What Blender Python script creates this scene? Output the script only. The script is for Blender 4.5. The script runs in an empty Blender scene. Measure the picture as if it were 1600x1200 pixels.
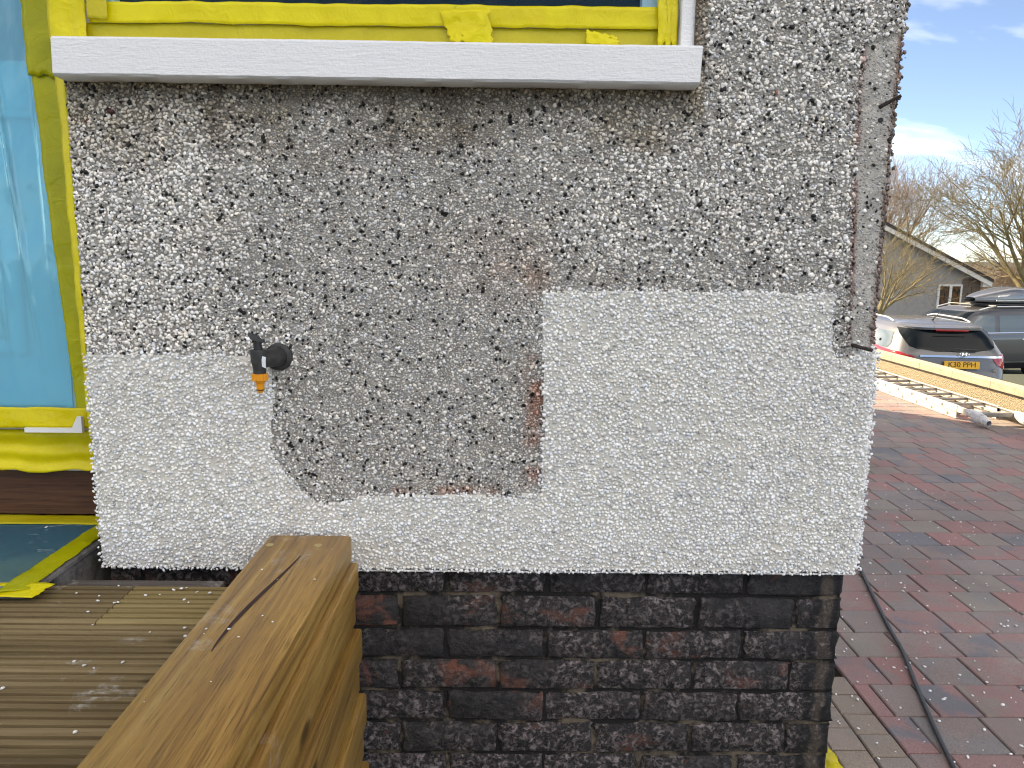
import bpy, bmesh, math, random
import numpy as np
from mathutils import Vector, Matrix, noise as mnoise

R = math.radians
random.seed(7); RNG = np.random.default_rng(7)
scene = bpy.context.scene
COL = scene.collection

# ------------------------------------------------------------------ camera
CAM = Vector((0, 0, 1.36)); PITCH, YAW, ROLL = R(9.5), R(0.6), R(0.7)
fwd = Vector((math.sin(YAW) * math.cos(PITCH), math.cos(YAW) * math.cos(PITCH), -math.sin(PITCH)))
r0 = Vector((math.cos(YAW), -math.sin(YAW), 0)); u0 = r0.cross(fwd)
rv = r0 * math.cos(ROLL) + u0 * math.sin(ROLL); uv = u0 * math.cos(ROLL) - r0 * math.sin(ROLL)
cd = bpy.data.cameras.new('camera'); cam = bpy.data.objects.new('camera', cd); COL.objects.link(cam)
m = Matrix((rv, uv, -fwd)).transposed().to_4x4(); m.translation = CAM; cam.matrix_world = m
cd.sensor_fit = 'HORIZONTAL'; cd.sensor_width = 36; cd.lens = 27.0; cd.clip_start = 0.02; cd.clip_end = 6000
scene.camera = cam

# ------------------------------------------------------------------ sky, sun, exposure
SUN_DIR = Vector((-0.72, 0.69, 0)).normalized()          # horizontal direction towards the sun
SUN_EL = R(35)
world = bpy.data.worlds.new('World'); scene.world = world; world.use_nodes = True
wt = world.node_tree; wt.nodes.clear()
wo = wt.nodes.new('ShaderNodeOutputWorld'); wb = wt.nodes.new('ShaderNodeBackground'); wb.inputs['Strength'].default_value = 0.13
sky = wt.nodes.new('ShaderNodeTexSky'); sky.sky_type = 'NISHITA'; sky.sun_disc = False
sky.sun_elevation = SUN_EL; sky.sun_rotation = math.atan2(SUN_DIR.x, SUN_DIR.y)
sky.air_density = 0.5; sky.dust_density = 0.2; sky.ozone_density = 2.5
tc = wt.nodes.new('ShaderNodeTexCoord'); sx = wt.nodes.new('ShaderNodeSeparateXYZ')
wt.links.new(tc.outputs['Generated'], sx.inputs[0])
def wmath(op, a, b):
    n = wt.nodes.new('ShaderNodeMath'); n.operation = op
    for k, v in enumerate((a, b)):
        if isinstance(v, (int, float)): n.inputs[k].default_value = v
        else: wt.links.new(v, n.inputs[k])
    return n.outputs[0]
zz = wmath('ADD', wmath('MAXIMUM', sx.outputs[2], 0.0), 0.28)
cx = wmath('DIVIDE', sx.outputs[0], zz); cy = wmath('DIVIDE', sx.outputs[1], zz)
cmb = wt.nodes.new('ShaderNodeCombineXYZ'); wt.links.new(cx, cmb.inputs[0]); wt.links.new(cy, cmb.inputs[1])
mp = wt.nodes.new('ShaderNodeMapping'); mp.inputs['Location'].default_value = (8.85, 18.40, 3.0)
mp.inputs['Rotation'].default_value = (0, 0, R(18)); mp.inputs['Scale'].default_value = (0.55, 1.25, 1)
wt.links.new(cmb.outputs[0], mp.inputs['Vector'])
cn = wt.nodes.new('ShaderNodeTexNoise'); cn.inputs['Scale'].default_value = 0.8; cn.inputs['Detail'].default_value = 7
cn.inputs['Roughness'].default_value = 0.55; cn.inputs['Distortion'].default_value = 0.35
wt.links.new(mp.outputs[0], cn.inputs['Vector'])
cr = wt.nodes.new('ShaderNodeValToRGB'); cr.color_ramp.elements[0].position = 0.46; cr.color_ramp.elements[1].position = 0.70
wt.links.new(cn.outputs['Fac'], cr.inputs[0])
cm = wt.nodes.new('ShaderNodeMix'); cm.data_type = 'RGBA'
cm.inputs[7].default_value = (14.0, 14.0, 14.2, 1)
wt.links.new(wmath('MULTIPLY', cr.outputs[0], 0.85), cm.inputs[0]); wt.links.new(sky.outputs[0], cm.inputs[6])
wt.links.new(cm.outputs[2], wb.inputs['Color']); wt.links.new(wb.outputs[0], wo.inputs[0])

sl = bpy.data.lights.new('sun', 'SUN'); so = bpy.data.objects.new('sun', sl); COL.objects.link(so)
sl.energy = 5.0; sl.angle = R(0.5); sl.color = (1.0, 0.85, 0.64)
sdir = Vector((SUN_DIR.x * math.cos(SUN_EL), SUN_DIR.y * math.cos(SUN_EL), math.sin(SUN_EL)))
so.rotation_euler = sdir.to_track_quat('Z', 'Y').to_euler(); so.location = (-20, 20, 30)

vs = scene.view_settings; scene.display_settings.display_device = 'sRGB'
vs.view_transform = 'Standard'; vs.look = 'None'; vs.gamma = 1; vs.use_curve_mapping = False
vs.exposure = 1.3
vs.use_white_balance = True; vs.white_balance_temperature = 7900; vs.white_balance_tint = 10
scene.cycles.use_denoising = True; scene.cycles.filter_width = 1.15; scene.cycles.max_bounces = 6; scene.cycles.diffuse_bounces = 3; scene.cycles.glossy_bounces = 3; scene.cycles.use_adaptive_sampling = True; scene.cycles.adaptive_threshold = .015; scene.cycles.transparent_max_bounces = 12
try: scene.cycles.denoising_prefilter = 'ACCURATE'
except Exception: pass

# ------------------------------------------------------------------ helpers: materials
class NT:
    def __init__(s, name):
        s.m = bpy.data.materials.new(name); s.m.use_nodes = True; s.t = s.m.node_tree
        s.p = s.t.nodes['Principled BSDF']; s.out = s.t.nodes['Material Output']
        s._pos = None
    def n(s, typ, **kw):
        k = s.t.nodes.new(typ)
        for a, b in kw.items(): setattr(k, a, b)
        return k
    def link(s, a, b): s.t.links.new(a, b)
    def pos(s, scale=(1, 1, 1), rot=(0, 0, 0), loc=(0, 0, 0), local=False):
        if local: v = s.n('ShaderNodeTexCoord').outputs['Object']
        else:
            if s._pos is None: s._pos = s.n('ShaderNodeNewGeometry').outputs['Position']
            v = s._pos
        mp = s.n('ShaderNodeMapping'); mp.inputs['Scale'].default_value = scale
        mp.inputs['Rotation'].default_value = rot; mp.inputs['Location'].default_value = loc
        s.link(v, mp.inputs['Vector']); return mp.outputs[0]
    def noise(s, scale, detail=3, rough=.55, dist=0, vec=None):
        k = s.n('ShaderNodeTexNoise'); k.inputs['Scale'].default_value = scale; k.inputs['Detail'].default_value = detail
        k.inputs['Roughness'].default_value = rough; k.inputs['Distortion'].default_value = dist
        s.link(vec if vec is not None else s.pos(), k.inputs['Vector']); return k.outputs['Fac']
    def vor(s, scale, feature='F1', vec=None, out='Distance'):
        k = s.n('ShaderNodeTexVoronoi'); k.feature = feature; k.inputs['Scale'].default_value = scale
        s.link(vec if vec is not None else s.pos(), k.inputs['Vector']); return k.outputs[out]
    def ramp(s, fac, stops, interp='LINEAR'):
        k = s.n('ShaderNodeValToRGB'); e = k.color_ramp; e.interpolation = interp
        while len(e.elements) < len(stops): e.elements.new(0.5)
        for el, (p, c) in zip(e.elements, stops):
            el.position = p; el.color = (c, c, c, 1) if isinstance(c, (int, float)) else (*c, 1)
        s.link(fac, k.inputs[0]); return k.outputs[0]
    def mix(s, fac, a, b, blend='MIX'):
        k = s.n('ShaderNodeMix'); k.data_type = 'RGBA'; k.blend_type = blend
        for i, v in ((0, fac), (6, a), (7, b)):
            if isinstance(v, (int, float)): k.inputs[i].default_value = v if i == 0 else (v, v, v, 1)
            elif isinstance(v, tuple): k.inputs[i].default_value = (*v, 1)
            else: s.link(v, k.inputs[i])
        return k.outputs[2]
    def math(s, op, a, b=0.0):
        k = s.n('ShaderNodeMath'); k.operation = op
        for i, v in ((0, a), (1, b)):
            if isinstance(v, (int, float)): k.inputs[i].default_value = v
            else: s.link(v, k.inputs[i])
        return k.outputs[0]
    def bump(s, h, strength=.5, dist=.004):
        k = s.n('ShaderNodeBump'); k.inputs['Strength'].default_value = strength; k.inputs['Distance'].default_value = dist
        s.link(h, k.inputs['Height']); s.link(k.outputs[0], s.p.inputs['Normal'])
    def set(s, color=None, rough=None, metal=None, spec=None, **kw):
        for key, v in (('Base Color', color), ('Roughness', rough), ('Metallic', metal), ('Specular IOR Level', spec), *kw.items()):
            if v is None: continue
            i = s.p.inputs[key]
            if isinstance(v, (int, float)): i.default_value = v
            elif isinstance(v, tuple): i.default_value = (*v, 1) if len(v) == 3 else v
            else: s.link(v, i)
        return s
def simple(name, c, rough=.6, metal=0, var=.18, nscale=14, bump=0, bscale=60, spec=.5, bdist=.002, **kw):
    k = NT(name); f = k.noise(nscale, 4)
    lo = tuple(x * (1 - var) for x in c); hi = tuple(min(1, x * (1 + var)) for x in c)
    k.set(k.ramp(f, [(.3, lo), (.7, hi)]), rough, metal, spec, **kw)
    if bump: k.bump(k.noise(bscale, 4), bump, bdist)
    return k.m
def attr_mat(name, rough=.5, nscale=80, var=.25, bump=.4, bscale=220, spec=.4, bdist=.002):
    k = NT(name); a = k.n('ShaderNodeAttribute'); a.attribute_name = 'Col'
    f = k.ramp(k.noise(nscale, 4, .65), [(.25, 1 - var), (.75, 1 + var)])
    k.set(k.mix(1.0, a.outputs['Color'], f, 'MULTIPLY'), rough, 0, spec)
    if bump: k.bump(k.noise(bscale, 4, .7), bump, bdist)
    return k.m

M = {}
M['cement'] = attr_mat('old_cement', .9, 90, .3, .8, 260, .2, .003)
M['new_cement'] = attr_mat('new_cement', .85, 70, .12, .6, 240, .2, .003)
M['chip'] = attr_mat('stone_chip', .5, 300, .14, 0, spec=.32)
M['dash'] = simple('plain_dash', (.33, .32, .31), .9, var=.5, nscale=140, bump=.8, bscale=150, bdist=.008)
M['interior'] = simple('dark_room', (.02, .022, .025), .8)

def brick_material():
    k = NT('painted_brick')
    sz = k.n('ShaderNodeSeparateXYZ'); k.link(k.pos(), sz.inputs[0])
    patch = k.math('ADD', k.noise(7.5, 6, .66, .4, k.pos((1, 1, 1.3))), k.math('MULTIPLY', k.math('SUBTRACT', sz.outputs[2], .45), .16))
    rnd = k.n('ShaderNodeObjectInfo').outputs['Random']; patch = k.math('ADD', patch, k.math('MULTIPLY', k.math('SUBTRACT', rnd, .55), .13))
    red = k.mix(k.noise(40, 3), (.22, .080, .052), (.13, .062, .05))
    paint = k.mix(k.ramp(k.noise(38, 6, .75), [(.35, 0.0), (.68, 1.0)]), (.009, .010, .013), (.050, .046, .047))
    salt = k.mix(k.noise(60, 3), (.18, .15, .152), (.40, .345, .35))
    c = k.mix(k.ramp(patch, [(.575, 0.0), (.65, 1.0)]), paint, red)
    sp = k.noise(75, 8, .78, .4); area = k.noise(3.6, 5, .6, .3, k.pos((1, 1, 1), loc=(3.1, 0, 1.7)))
    fac = k.math('MULTIPLY', k.ramp(sp, [(.46, 0.0), (.56, 1.0)]), k.ramp(k.math('ADD', area, k.math('MULTIPLY', k.math('SUBTRACT', k.math('FRACT', k.math('MULTIPLY', rnd, 5.7)), .5), .22)), [(.36, .06), (.54, .95)]))
    c = k.mix(fac, c, salt)
    # black run of paint down the corner of the house
    sep = k.n('ShaderNodeSeparateXYZ'); k.link(k.pos(), sep.inputs[0])
    wob = k.math('ADD', sep.outputs[0], k.math('MULTIPLY', k.math('SUBTRACT', k.noise(14, 4), .5), .05))
    edge = k.ramp(wob, [(.0, 0.0), (.722, 0.0), (.732, .8), (.748, .8), (.756, .15), (.778, .15), (.786, .9), (1, .9)])
    c = k.mix(edge, c, (.015, .016, .019)); c = k.mix(k.ramp(wob, [(.0, 0.0), (.752, 0.0), (.758, .55), (.776, .55), (.782, 0.0), (1, 0.0)]), c, (.15, .115, .09))
    k.set(c, k.ramp(patch, [(.5, .5), (.7, .9)]), 0, .35)
    k.bump(k.math('ADD', k.noise(70, 6, .7), k.math('MULTIPLY', fac, .6)), 1.0, .009)
    return k.m
M['brick'] = brick_material()
def mortar_material():
    k = NT('mortar'); f = k.noise(9, 5, .65)
    k.set(k.mix(k.ramp(f, [(.50, 0.0), (.60, .9)]), (.024, .023, .023), k.mix(k.noise(50, 3), (.22, .18, .13), (.11, .09, .075))), .95, 0, .1)
    k.bump(k.noise(110, 5, .7), 1.0, .006); return k.m
M['mortar'] = mortar_material()

def wood(name, cols, axis='y', rough=.5, grain=1.0, spec=.35, bump=.25, white=0.0, dark=.5, streak=.65):
    k = NT(name); s = {'y': (26, .9, 26), 'x': (.9, 26, 26)}[axis]
    v = k.pos(s); g = k.noise(1.6 * grain, 7, .62, 1.1, v)
    big = k.noise(2.2, 3, .5, .3, k.pos({'y': (2.2, .7, 2.2), 'x': (.7, 2.2, 2.2)}[axis]))
    n = len(cols); c = k.ramp(g, [(.28 + .44 * i / (n - 1), cc) for i, cc in enumerate(cols)])
    c = k.mix(k.ramp(big, [(.35, .0), (.75, dark)]), c, cols[0], 'MIX')
    fine = k.noise(5, 5, .7, .2, k.pos({'y': (60, 2.2, 60), 'x': (2.2, 60, 60)}[axis]))
    c = k.mix(k.ramp(fine, [(.52, 0.0), (.68, streak)]), c, tuple(x * .35 for x in cols[0]))
    kn = k.vor(1.0, 'F1', k.pos({'y': (7.5, 3.2, 7.5), 'x': (3.2, 7.5, 7.5)}[axis]))
    c = k.mix(k.ramp(kn, [(.07, .85), (.15, 0.0)]), c, tuple(x * .3 for x in cols[0]))
    if white:
        w1 = k.noise(7, 5, .65, .5); w2 = k.noise(120, 3, .7)
        wf = k.math('MULTIPLY', k.ramp(w1, [(.60, 0.0), (.70, white)]), k.ramp(w2, [(.4, .1), (.6, 1.0)]))
        c = k.mix(wf, c, (.72, .72, .72))
    k.set(c, k.ramp(g, [(.3, rough * .8), (.7, min(1, rough * 1.2))]), 0, spec)
    k.bump(k.math('ADD', g, k.math('MULTIPLY', fine, .5)), bump, .003); return k.m
M['sleeper'] = wood('stained_sleeper', [(.13, .066, .018), (.36, .195, .048), (.48, .28, .075), (.54, .35, .12)], 'y', .40, 1.0, .45, .3, .35, .40)
M['deck'] = wood('weathered_deck', [(.095, .066, .034), (.185, .134, .068), (.27, .20, .105), (.34, .26, .15)], 'x', .75, .5, .2, .1, .6, .45, .25)
M['deck_new'] = wood('cleaner_deck', [(.15, .105, .042), (.25, .185, .078), (.32, .245, .115), (.37, .30, .17)], 'x', .7, .5, .2, .1, .9, .2, .2)
M['grey_wood'] = wood('grey_wood', [(.06, .05, .045), (.12, .10, .09), (.18, .16, .145)], 'x', .8, 1, .2, .3, .3, .4)
M['mahogany'] = wood('brown_board', [(.05, .020, .012), (.085, .036, .018), (.12, .055, .030)], 'x', .55, 2.2, .3, .3, 0, .3)
M['plug'] = simple('filler', (.42, .33, .16), .7)
M['crack'] = simple('crack_dark', (.045, .022, .02), .9)

def sill_paint():
    k = NT('white_paint'); g = k.noise(4, 6, .7, .4, k.pos((6, 40, 60))); d = k.noise(18, 5, .65)
    c = k.mix(k.ramp(g, [(.60, 0.0), (.74, .45)]), (.80, .80, .82), (.48, .47, .48))
    c = k.mix(k.ramp(d, [(.66, 0.0), (.76, .35)]), c, (.45, .42, .36))
    k.set(c, .45, 0, .4); k.bump(k.math('ADD', g, k.noise(160, 3)), .45, .004); return k.m
M['sill'] = sill_paint()
M['upvc'] = simple('white_plastic', (.80, .80, .80), .25, var=.04)
def door_mat():
    k = NT('door_skin'); g = k.noise(3, 5, .6, .5, k.pos((50, 50, 2)))
    k.set(k.ramp(g, [(.3, (.80, .80, .80)), (.7, (.86, .86, .86))]), .35, 0, .5); k.bump(g, .15, .002); return k.m
M['door'] = door_mat()

def tape_mat(name, c, c2):
    k = NT(name); w = k.noise(9, 5, .6, .6); f = k.noise(300, 2)
    k.set(k.mix(k.ramp(w, [(.35, 0.0), (.7, 1.0)]), c, c2), k.ramp(w, [(.3, .28), (.7, .5)]), 0, .5)
    k.p.inputs['Transmission Weight'].default_value = 0.0
    k.bump(k.math('ADD', k.noise(28, 5, .55, 1.2), k.math('MULTIPLY', f, .12)), .6, .005)
    tl = k.n('ShaderNodeBsdfTranslucent'); tl.inputs[0].default_value = (*c2, 1); ms = k.n('ShaderNodeMixShader'); ms.inputs[0].default_value = .25
    k.link(k.p.outputs[0], ms.inputs[1]); k.link(tl.outputs[0], ms.inputs[2]); k.link(ms.outputs[0], k.out.inputs[0])
    return k.m
M['tape'] = tape_mat('yellow_tape', (.80, .66, .003), (.92, .82, .018))
M['tape_dull'] = tape_mat('yellow_tape_over_frame', (.62, .52, .014), (.70, .60, .025))
M['tape_green'] = tape_mat('yellow_tape_over_film', (.46, .46, .004), (.58, .56, .008))

def film_mat(name, tint, gloss=.16, rough=.12, wscale=30, haze=.10, hz=(.3, .6, .8), chalk=0.0, frs=.8):
    k = NT(name); t = k.t; t.nodes.remove(k.p)
    tr = k.n('ShaderNodeBsdfTransparent'); tr.inputs[0].default_value = (*tint, 1)
    gl = k.n('ShaderNodeBsdfGlossy'); gl.inputs['Roughness'].default_value = rough; gl.inputs[0].default_value = (1, 1, 1, 1)
    df = k.n('ShaderNodeBsdfDiffuse'); df.inputs[0].default_value = (*hz, 1)
    bp = k.n('ShaderNodeBump'); bp.inputs['Strength'].default_value = .45; bp.inputs['Distance'].default_value = .006
    k.link(k.noise(wscale, 4, .5, 1.0, k.pos((1.4, 1, .28))), bp.inputs['Height'])
    k.link(bp.outputs[0], gl.inputs['Normal'])
    fr = k.n('ShaderNodeLayerWeight'); fr.inputs[0].default_value = .25; k.link(bp.outputs[0], fr.inputs['Normal'])
    fac = k.math('ADD', k.math('MULTIPLY', fr.outputs['Fresnel'], frs), gloss)
    m0 = k.n('ShaderNodeMixShader'); m0.inputs[0].default_value = haze; k.link(tr.outputs[0], m0.inputs[1]); k.link(df.outputs[0], m0.inputs[2])
    if chalk:
        wf = k.math('MULTIPLY', k.ramp(k.noise(7, 5, .65, .4, k.pos((1, 1.6, 1), loc=(.3, .2, 0))), [(.60, 0.0), (.68, chalk)]), k.ramp(k.noise(60, 3, .7, 0, k.pos((1, 3, 1))), [(.42, .1), (.58, 1.0)]))
        wd = k.n('ShaderNodeBsdfDiffuse'); wd.inputs[0].default_value = (.7, .72, .75, 1)
        mw = k.n('ShaderNodeMixShader'); k.link(wf, mw.inputs[0]); k.link(m0.outputs[0], mw.inputs[1]); k.link(wd.outputs[0], mw.inputs[2]); m0 = mw
    m1 = k.n('ShaderNodeMixShader'); k.link(k.math('MINIMUM', fac, .7), m1.inputs[0]); k.link(m0.outputs[0], m1.inputs[1]); k.link(gl.outputs[0], m1.inputs[2])
    k.link(m1.outputs[0], k.out.inputs[0]); return k.m
M['film'] = film_mat('blue_film', (.50, .93, 1.0), .02, .10, 12, .33, (.36, .76, .97))
M['film_floor'] = film_mat('blue_film_floor', (.12, .50, .66), .05, .25, 14, .55, (.045, .19, .29), .75)
M['film_window'] = film_mat('clear_film', (.8, .9, .94), .0, .08, 9, .01, frs=.12)

# ------------------------------------------------------------------ helpers: meshes and objects
def new_obj(name, mesh, parent=None, mat=None):
    o = bpy.data.objects.new(name, mesh); COL.objects.link(o)
    if mat is not None and mesh is not None and not mesh.materials: mesh.materials.append(M[mat] if isinstance(mat, str) else mat)
    if parent is not None: o.parent = parent
    return o
def tag(o, label=None, cat=None, group=None, kind=None):
    if label: o['label'] = label
    if cat: o['category'] = cat
    if group: o['group'] = group
    if kind: o['kind'] = kind
    return o
def empty(name, loc=(0, 0, 0), rz=0, **kw):
    o = bpy.data.objects.new(name, None); COL.objects.link(o); o.location = loc; o.rotation_euler.z = rz
    o.empty_display_size = .1
    return tag(o, **kw)
class MB:
    def __init__(s): s.v = []; s.f = []
    def add(s, vs, fs):
        b = len(s.v); s.v += [tuple(p) for p in vs]; s.f += [tuple(b + i for i in q) for q in fs]; return s
    def box(s, x0, x1, y0, y1, z0, z1):
        return s.add([(x0, y0, z0), (x1, y0, z0), (x1, y1, z0), (x0, y1, z0), (x0, y0, z1), (x1, y0, z1), (x1, y1, z1), (x0, y1, z1)],
                     [(0, 3, 2, 1), (4, 5, 6, 7), (0, 1, 5, 4), (1, 2, 6, 5), (2, 3, 7, 6), (3, 0, 4, 7)])
    def prism(s, poly, axis, a, b):
        """poly of 2-D points extruded along axis from a to b (poly coords are the other two axes in order)"""
        def P(p, t):
            q = list(p); q.insert(axis, t); return tuple(q)
        n = len(poly); vs = [P(p, a) for p in poly] + [P(p, b) for p in poly]
        fs = [tuple(range(n)), tuple(range(2 * n - 1, n - 1, -1))] + [(i, i + n, (i + 1) % n + n, (i + 1) % n) for i in range(n)]
        return s.add(vs, fs)
    def tube(s, pts, rad, n=8, caps=True):
        pts = [Vector(p) for p in pts]; k = len(pts)
        if isinstance(rad, (int, float)): rad = [rad] * k
        vs = []; ref = None
        for i, p in enumerate(pts):
            d = (pts[min(i + 1, k - 1)] - pts[max(i - 1, 0)]).normalized()
            if ref is None:
                ref = Vector((0, 0, 1)) if abs(d.z) < .9 else Vector((1, 0, 0))
            a = d.cross(ref).normalized(); b = a.cross(d).normalized(); ref = b
            vs += [p + (a * math.cos(2 * math.pi * j / n) + b * math.sin(2 * math.pi * j / n)) * rad[i] for j in range(n)]
        fs = [(i * n + j, i * n + (j + 1) % n, (i + 1) * n + (j + 1) % n, (i + 1) * n + j) for i in range(k - 1) for j in range(n)]
        if caps: fs += [tuple(range(n - 1, -1, -1)), tuple((k - 1) * n + j for j in range(n))]
        return s.add(vs, fs)
    def grid(s, fn, nu, nv):
        vs = [fn(i / nu, j / nv) for j in range(nv + 1) for i in range(nu + 1)]
        fs = [(j * (nu + 1) + i, j * (nu + 1) + i + 1, (j + 1) * (nu + 1) + i + 1, (j + 1) * (nu + 1) + i) for j in range(nv) for i in range(nu)]
        return s.add(vs, fs)
    def mesh(s, name, smooth=False, bevel=0, seg=2, fix=True):
        me = bpy.data.meshes.new(name); me.from_pydata(s.v, [], s.f)
        if bevel or fix:
            bm = bmesh.new(); bm.from_mesh(me)
            if fix: bmesh.ops.recalc_face_normals(bm, faces=bm.faces)
            if bevel:
                es = [e for e in bm.edges if len(e.link_faces) == 2 and e.calc_face_angle(0) > .5]
                bmesh.ops.bevel(bm, geom=es, offset=bevel, segments=seg, profile=.5, affect='EDGES')
            bm.to_mesh(me); bm.free()
        if smooth:
            me.polygons.foreach_set('use_smooth', [True] * len(me.polygons))
            if smooth != 'all':
                try: me.set_sharp_from_angle(angle=R(38))
                except Exception: pass
        me.update(); return me
    def build(s, name, mat, parent=None, smooth=False, bevel=0, seg=2, fix=True):
        return new_obj(name, s.mesh(name, smooth, bevel, seg, fix), parent, mat)
def raw_mesh(name, V, F, col=None):
    """fast mesh from numpy arrays; F is (n,3) or (n,4)"""
    me = bpy.data.meshes.new(name); n, k = F.shape
    me.vertices.add(len(V)); me.vertices.foreach_set('co', V.astype(np.float32).ravel())
    me.loops.add(n * k); me.loops.foreach_set('vertex_index', F.astype(np.int32).ravel())
    me.polygons.add(n); me.polygons.foreach_set('loop_start', np.arange(0, n * k, k, dtype=np.int32))
    me.update(calc_edges=True)
    if col is not None:
        a = me.attributes.new('Col', 'FLOAT_COLOR', 'POINT')
        a.data.foreach_set('color', np.concatenate([col, np.ones((len(col), 1))], 1).astype(np.float32).ravel())
    return me
def hash_noise(P, scale, seed=0):
    """smooth value noise for numpy arrays of 2-D points, 0..1"""
    rng = np.random.default_rng(seed); T = rng.random((256, 256)); Q = np.asarray(P) * scale + 77.3
    i = np.floor(Q).astype(int); f = Q - i; f = f * f * (3 - 2 * f)
    g = lambda a, b: T[(i[:, 0] + a) % 256, (i[:, 1] + b) % 256]
    return (g(0, 0) * (1 - f[:, 0]) + g(1, 0) * f[:, 0]) * (1 - f[:, 1]) + (g(0, 1) * (1 - f[:, 0]) + g(1, 1) * f[:, 0]) * f[:, 1]
def fbm(P, scale, seed=0, o=4): return sum(hash_noise(P, scale * 2 ** k, seed + k) * .5 ** k for k in range(o)) / sum(.5 ** k for k in range(o))
PHI = (1 + 5 ** .5) / 2
ICO_V = np.array([(-1, PHI, 0), (1, PHI, 0), (-1, -PHI, 0), (1, -PHI, 0), (0, -1, PHI), (0, 1, PHI), (0, -1, -PHI), (0, 1, -PHI), (PHI, 0, -1), (PHI, 0, 1), (-PHI, 0, -1), (-PHI, 0, 1)]) / math.hypot(1, PHI)
ICO_F = np.array([(0, 11, 5), (0, 5, 1), (0, 1, 7), (0, 7, 10), (0, 10, 11), (1, 5, 9), (5, 11, 4), (11, 10, 2), (10, 7, 6), (7, 1, 8), (3, 9, 4), (3, 4, 2), (3, 2, 6), (3, 6, 8), (3, 8, 9), (4, 9, 5), (2, 4, 11), (6, 2, 10), (8, 6, 7), (9, 8, 1)])
VARS = np.stack([ICO_V * (1 + RNG.uniform(-.26, .2, (12, 1))) for _ in range(24)])
def rand_rot(n):
    q = RNG.normal(size=(n, 4)); q /= np.linalg.norm(q, axis=1, keepdims=True); w, x, y, z = q.T
    return np.stack([np.stack([1 - 2 * (y * y + z * z), 2 * (x * y - z * w), 2 * (x * z + y * w)], 1),
                     np.stack([2 * (x * y + z * w), 1 - 2 * (x * x + z * z), 2 * (y * z - x * w)], 1),
                     np.stack([2 * (x * z - y * w), 2 * (y * z + x * w), 1 - 2 * (x * x + y * y)], 1)], 1)
def chips_mesh(name, P, size, col, squash=(1, 1, 1), shape=(1, .8, .62)):
    n = len(P); v = VARS[RNG.integers(0, 24, n)] * np.array(shape) * (1 + RNG.uniform(-.15, .15, (n, 1, 3)))
    v = np.einsum('nij,nkj->nki', rand_rot(n), v) * np.array(squash) * size[:, None, None] * .5 + P[:, None, :]
    F = (ICO_F[None] + 12 * np.arange(n)[:, None, None]).reshape(-1, 3)
    return raw_mesh(name, v.reshape(-1, 3), F, np.repeat(col, 12, 0))
def plates_mesh(name, P, size, col, thick=.45, tilt=.3):
    n = len(P); v = VARS[RNG.integers(0, 24, n)] * np.stack([np.ones(n), np.full(n, thick), RNG.uniform(.55, 1.0, n)], 1)[:, None, :] * (1 + RNG.uniform(-.18, .18, (n, 12, 3)))
    def rot(ax, a):
        c, s_ = np.cos(a), np.sin(a); i, j = [(1, 2), (2, 0), (0, 1)][ax]; m_ = np.tile(np.eye(3), (n, 1, 1)); m_[:, i, i] = c; m_[:, j, j] = c; m_[:, i, j] = -s_; m_[:, j, i] = s_; return m_
    Rm = np.einsum('nij,njk,nkl->nil', rot(0, RNG.normal(0, tilt, n)), rot(2, RNG.normal(0, tilt, n)), rot(1, RNG.uniform(0, 6.283, n)))
    v = np.einsum('nij,nkj->nki', Rm, v) * size[:, None, None] * .5 + P[:, None, :]
    F = (ICO_F[None] + 12 * np.arange(n)[:, None, None]).reshape(-1, 3)
    return raw_mesh(name, v.reshape(-1, 3), F, np.repeat(col, 12, 0))
def in_poly(P, poly):
    x, y = P[:, 0], P[:, 1]; r = np.zeros(len(P), bool); n = len(poly)
    for i in range(n):
        (x0, y0), (x1, y1) = poly[i], poly[(i + 1) % n]
        c = ((y0 > y) != (y1 > y)) & (x < (x1 - x0) * (y - y0) / ((y1 - y0) or 1e-9) + x0); r ^= c
    return r

# ================================================================== ground and terraces
WALLX = 4.40            # face of the low boundary wall
def ground_sheet():
    xs = [-3000, -600, -120, -40, -12, -6, -2, 0, 2, 4.52, 4.56, 7, 10, 14, 20, 30, 60, 150, 600, 3000]
    ys = [-3000, -600, -120, -30, -8, -2, 0, 2, 5, 9, 12, 16.6, 17.6, 24, 32, 60, 150, 600, 3000]
    def h(x, y):
        if x < 4.54: return -.075
        if y <= 16.6: return -1.08
        if y <= 32: return -1.43
        return -1.7
    V = np.array([(x, y, h(x, y)) for y in ys for x in xs]); n = len(xs)
    F = np.array([(j * n + i, j * n + i + 1, (j + 1) * n + i + 1, (j + 1) * n + i) for j in range(len(ys) - 1) for i in range(n - 1)])
    k = NT('ground_tarmac'); f = k.noise(.35, 5); g = k.noise(60, 3)
    k.set(k.mix(k.ramp(g, [(.35, 0.0), (.65, 1.0)]), k.mix(k.ramp(k.noise(.012, 4), [(.25, 0.0), (.33, 1.0)]), k.ramp(f, [(.35, (.055, .053, .05)), (.65, (.085, .08, .072))]), (.035, .07, .05)), (.11, .10, .09)), .9, 0, .2)
    k.bump(g, .4, .004); M['ground'] = k.m
    return tag(new_obj('ground', raw_mesh('ground', V, F), None, 'ground'), kind='structure')
ground_sheet()

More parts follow.
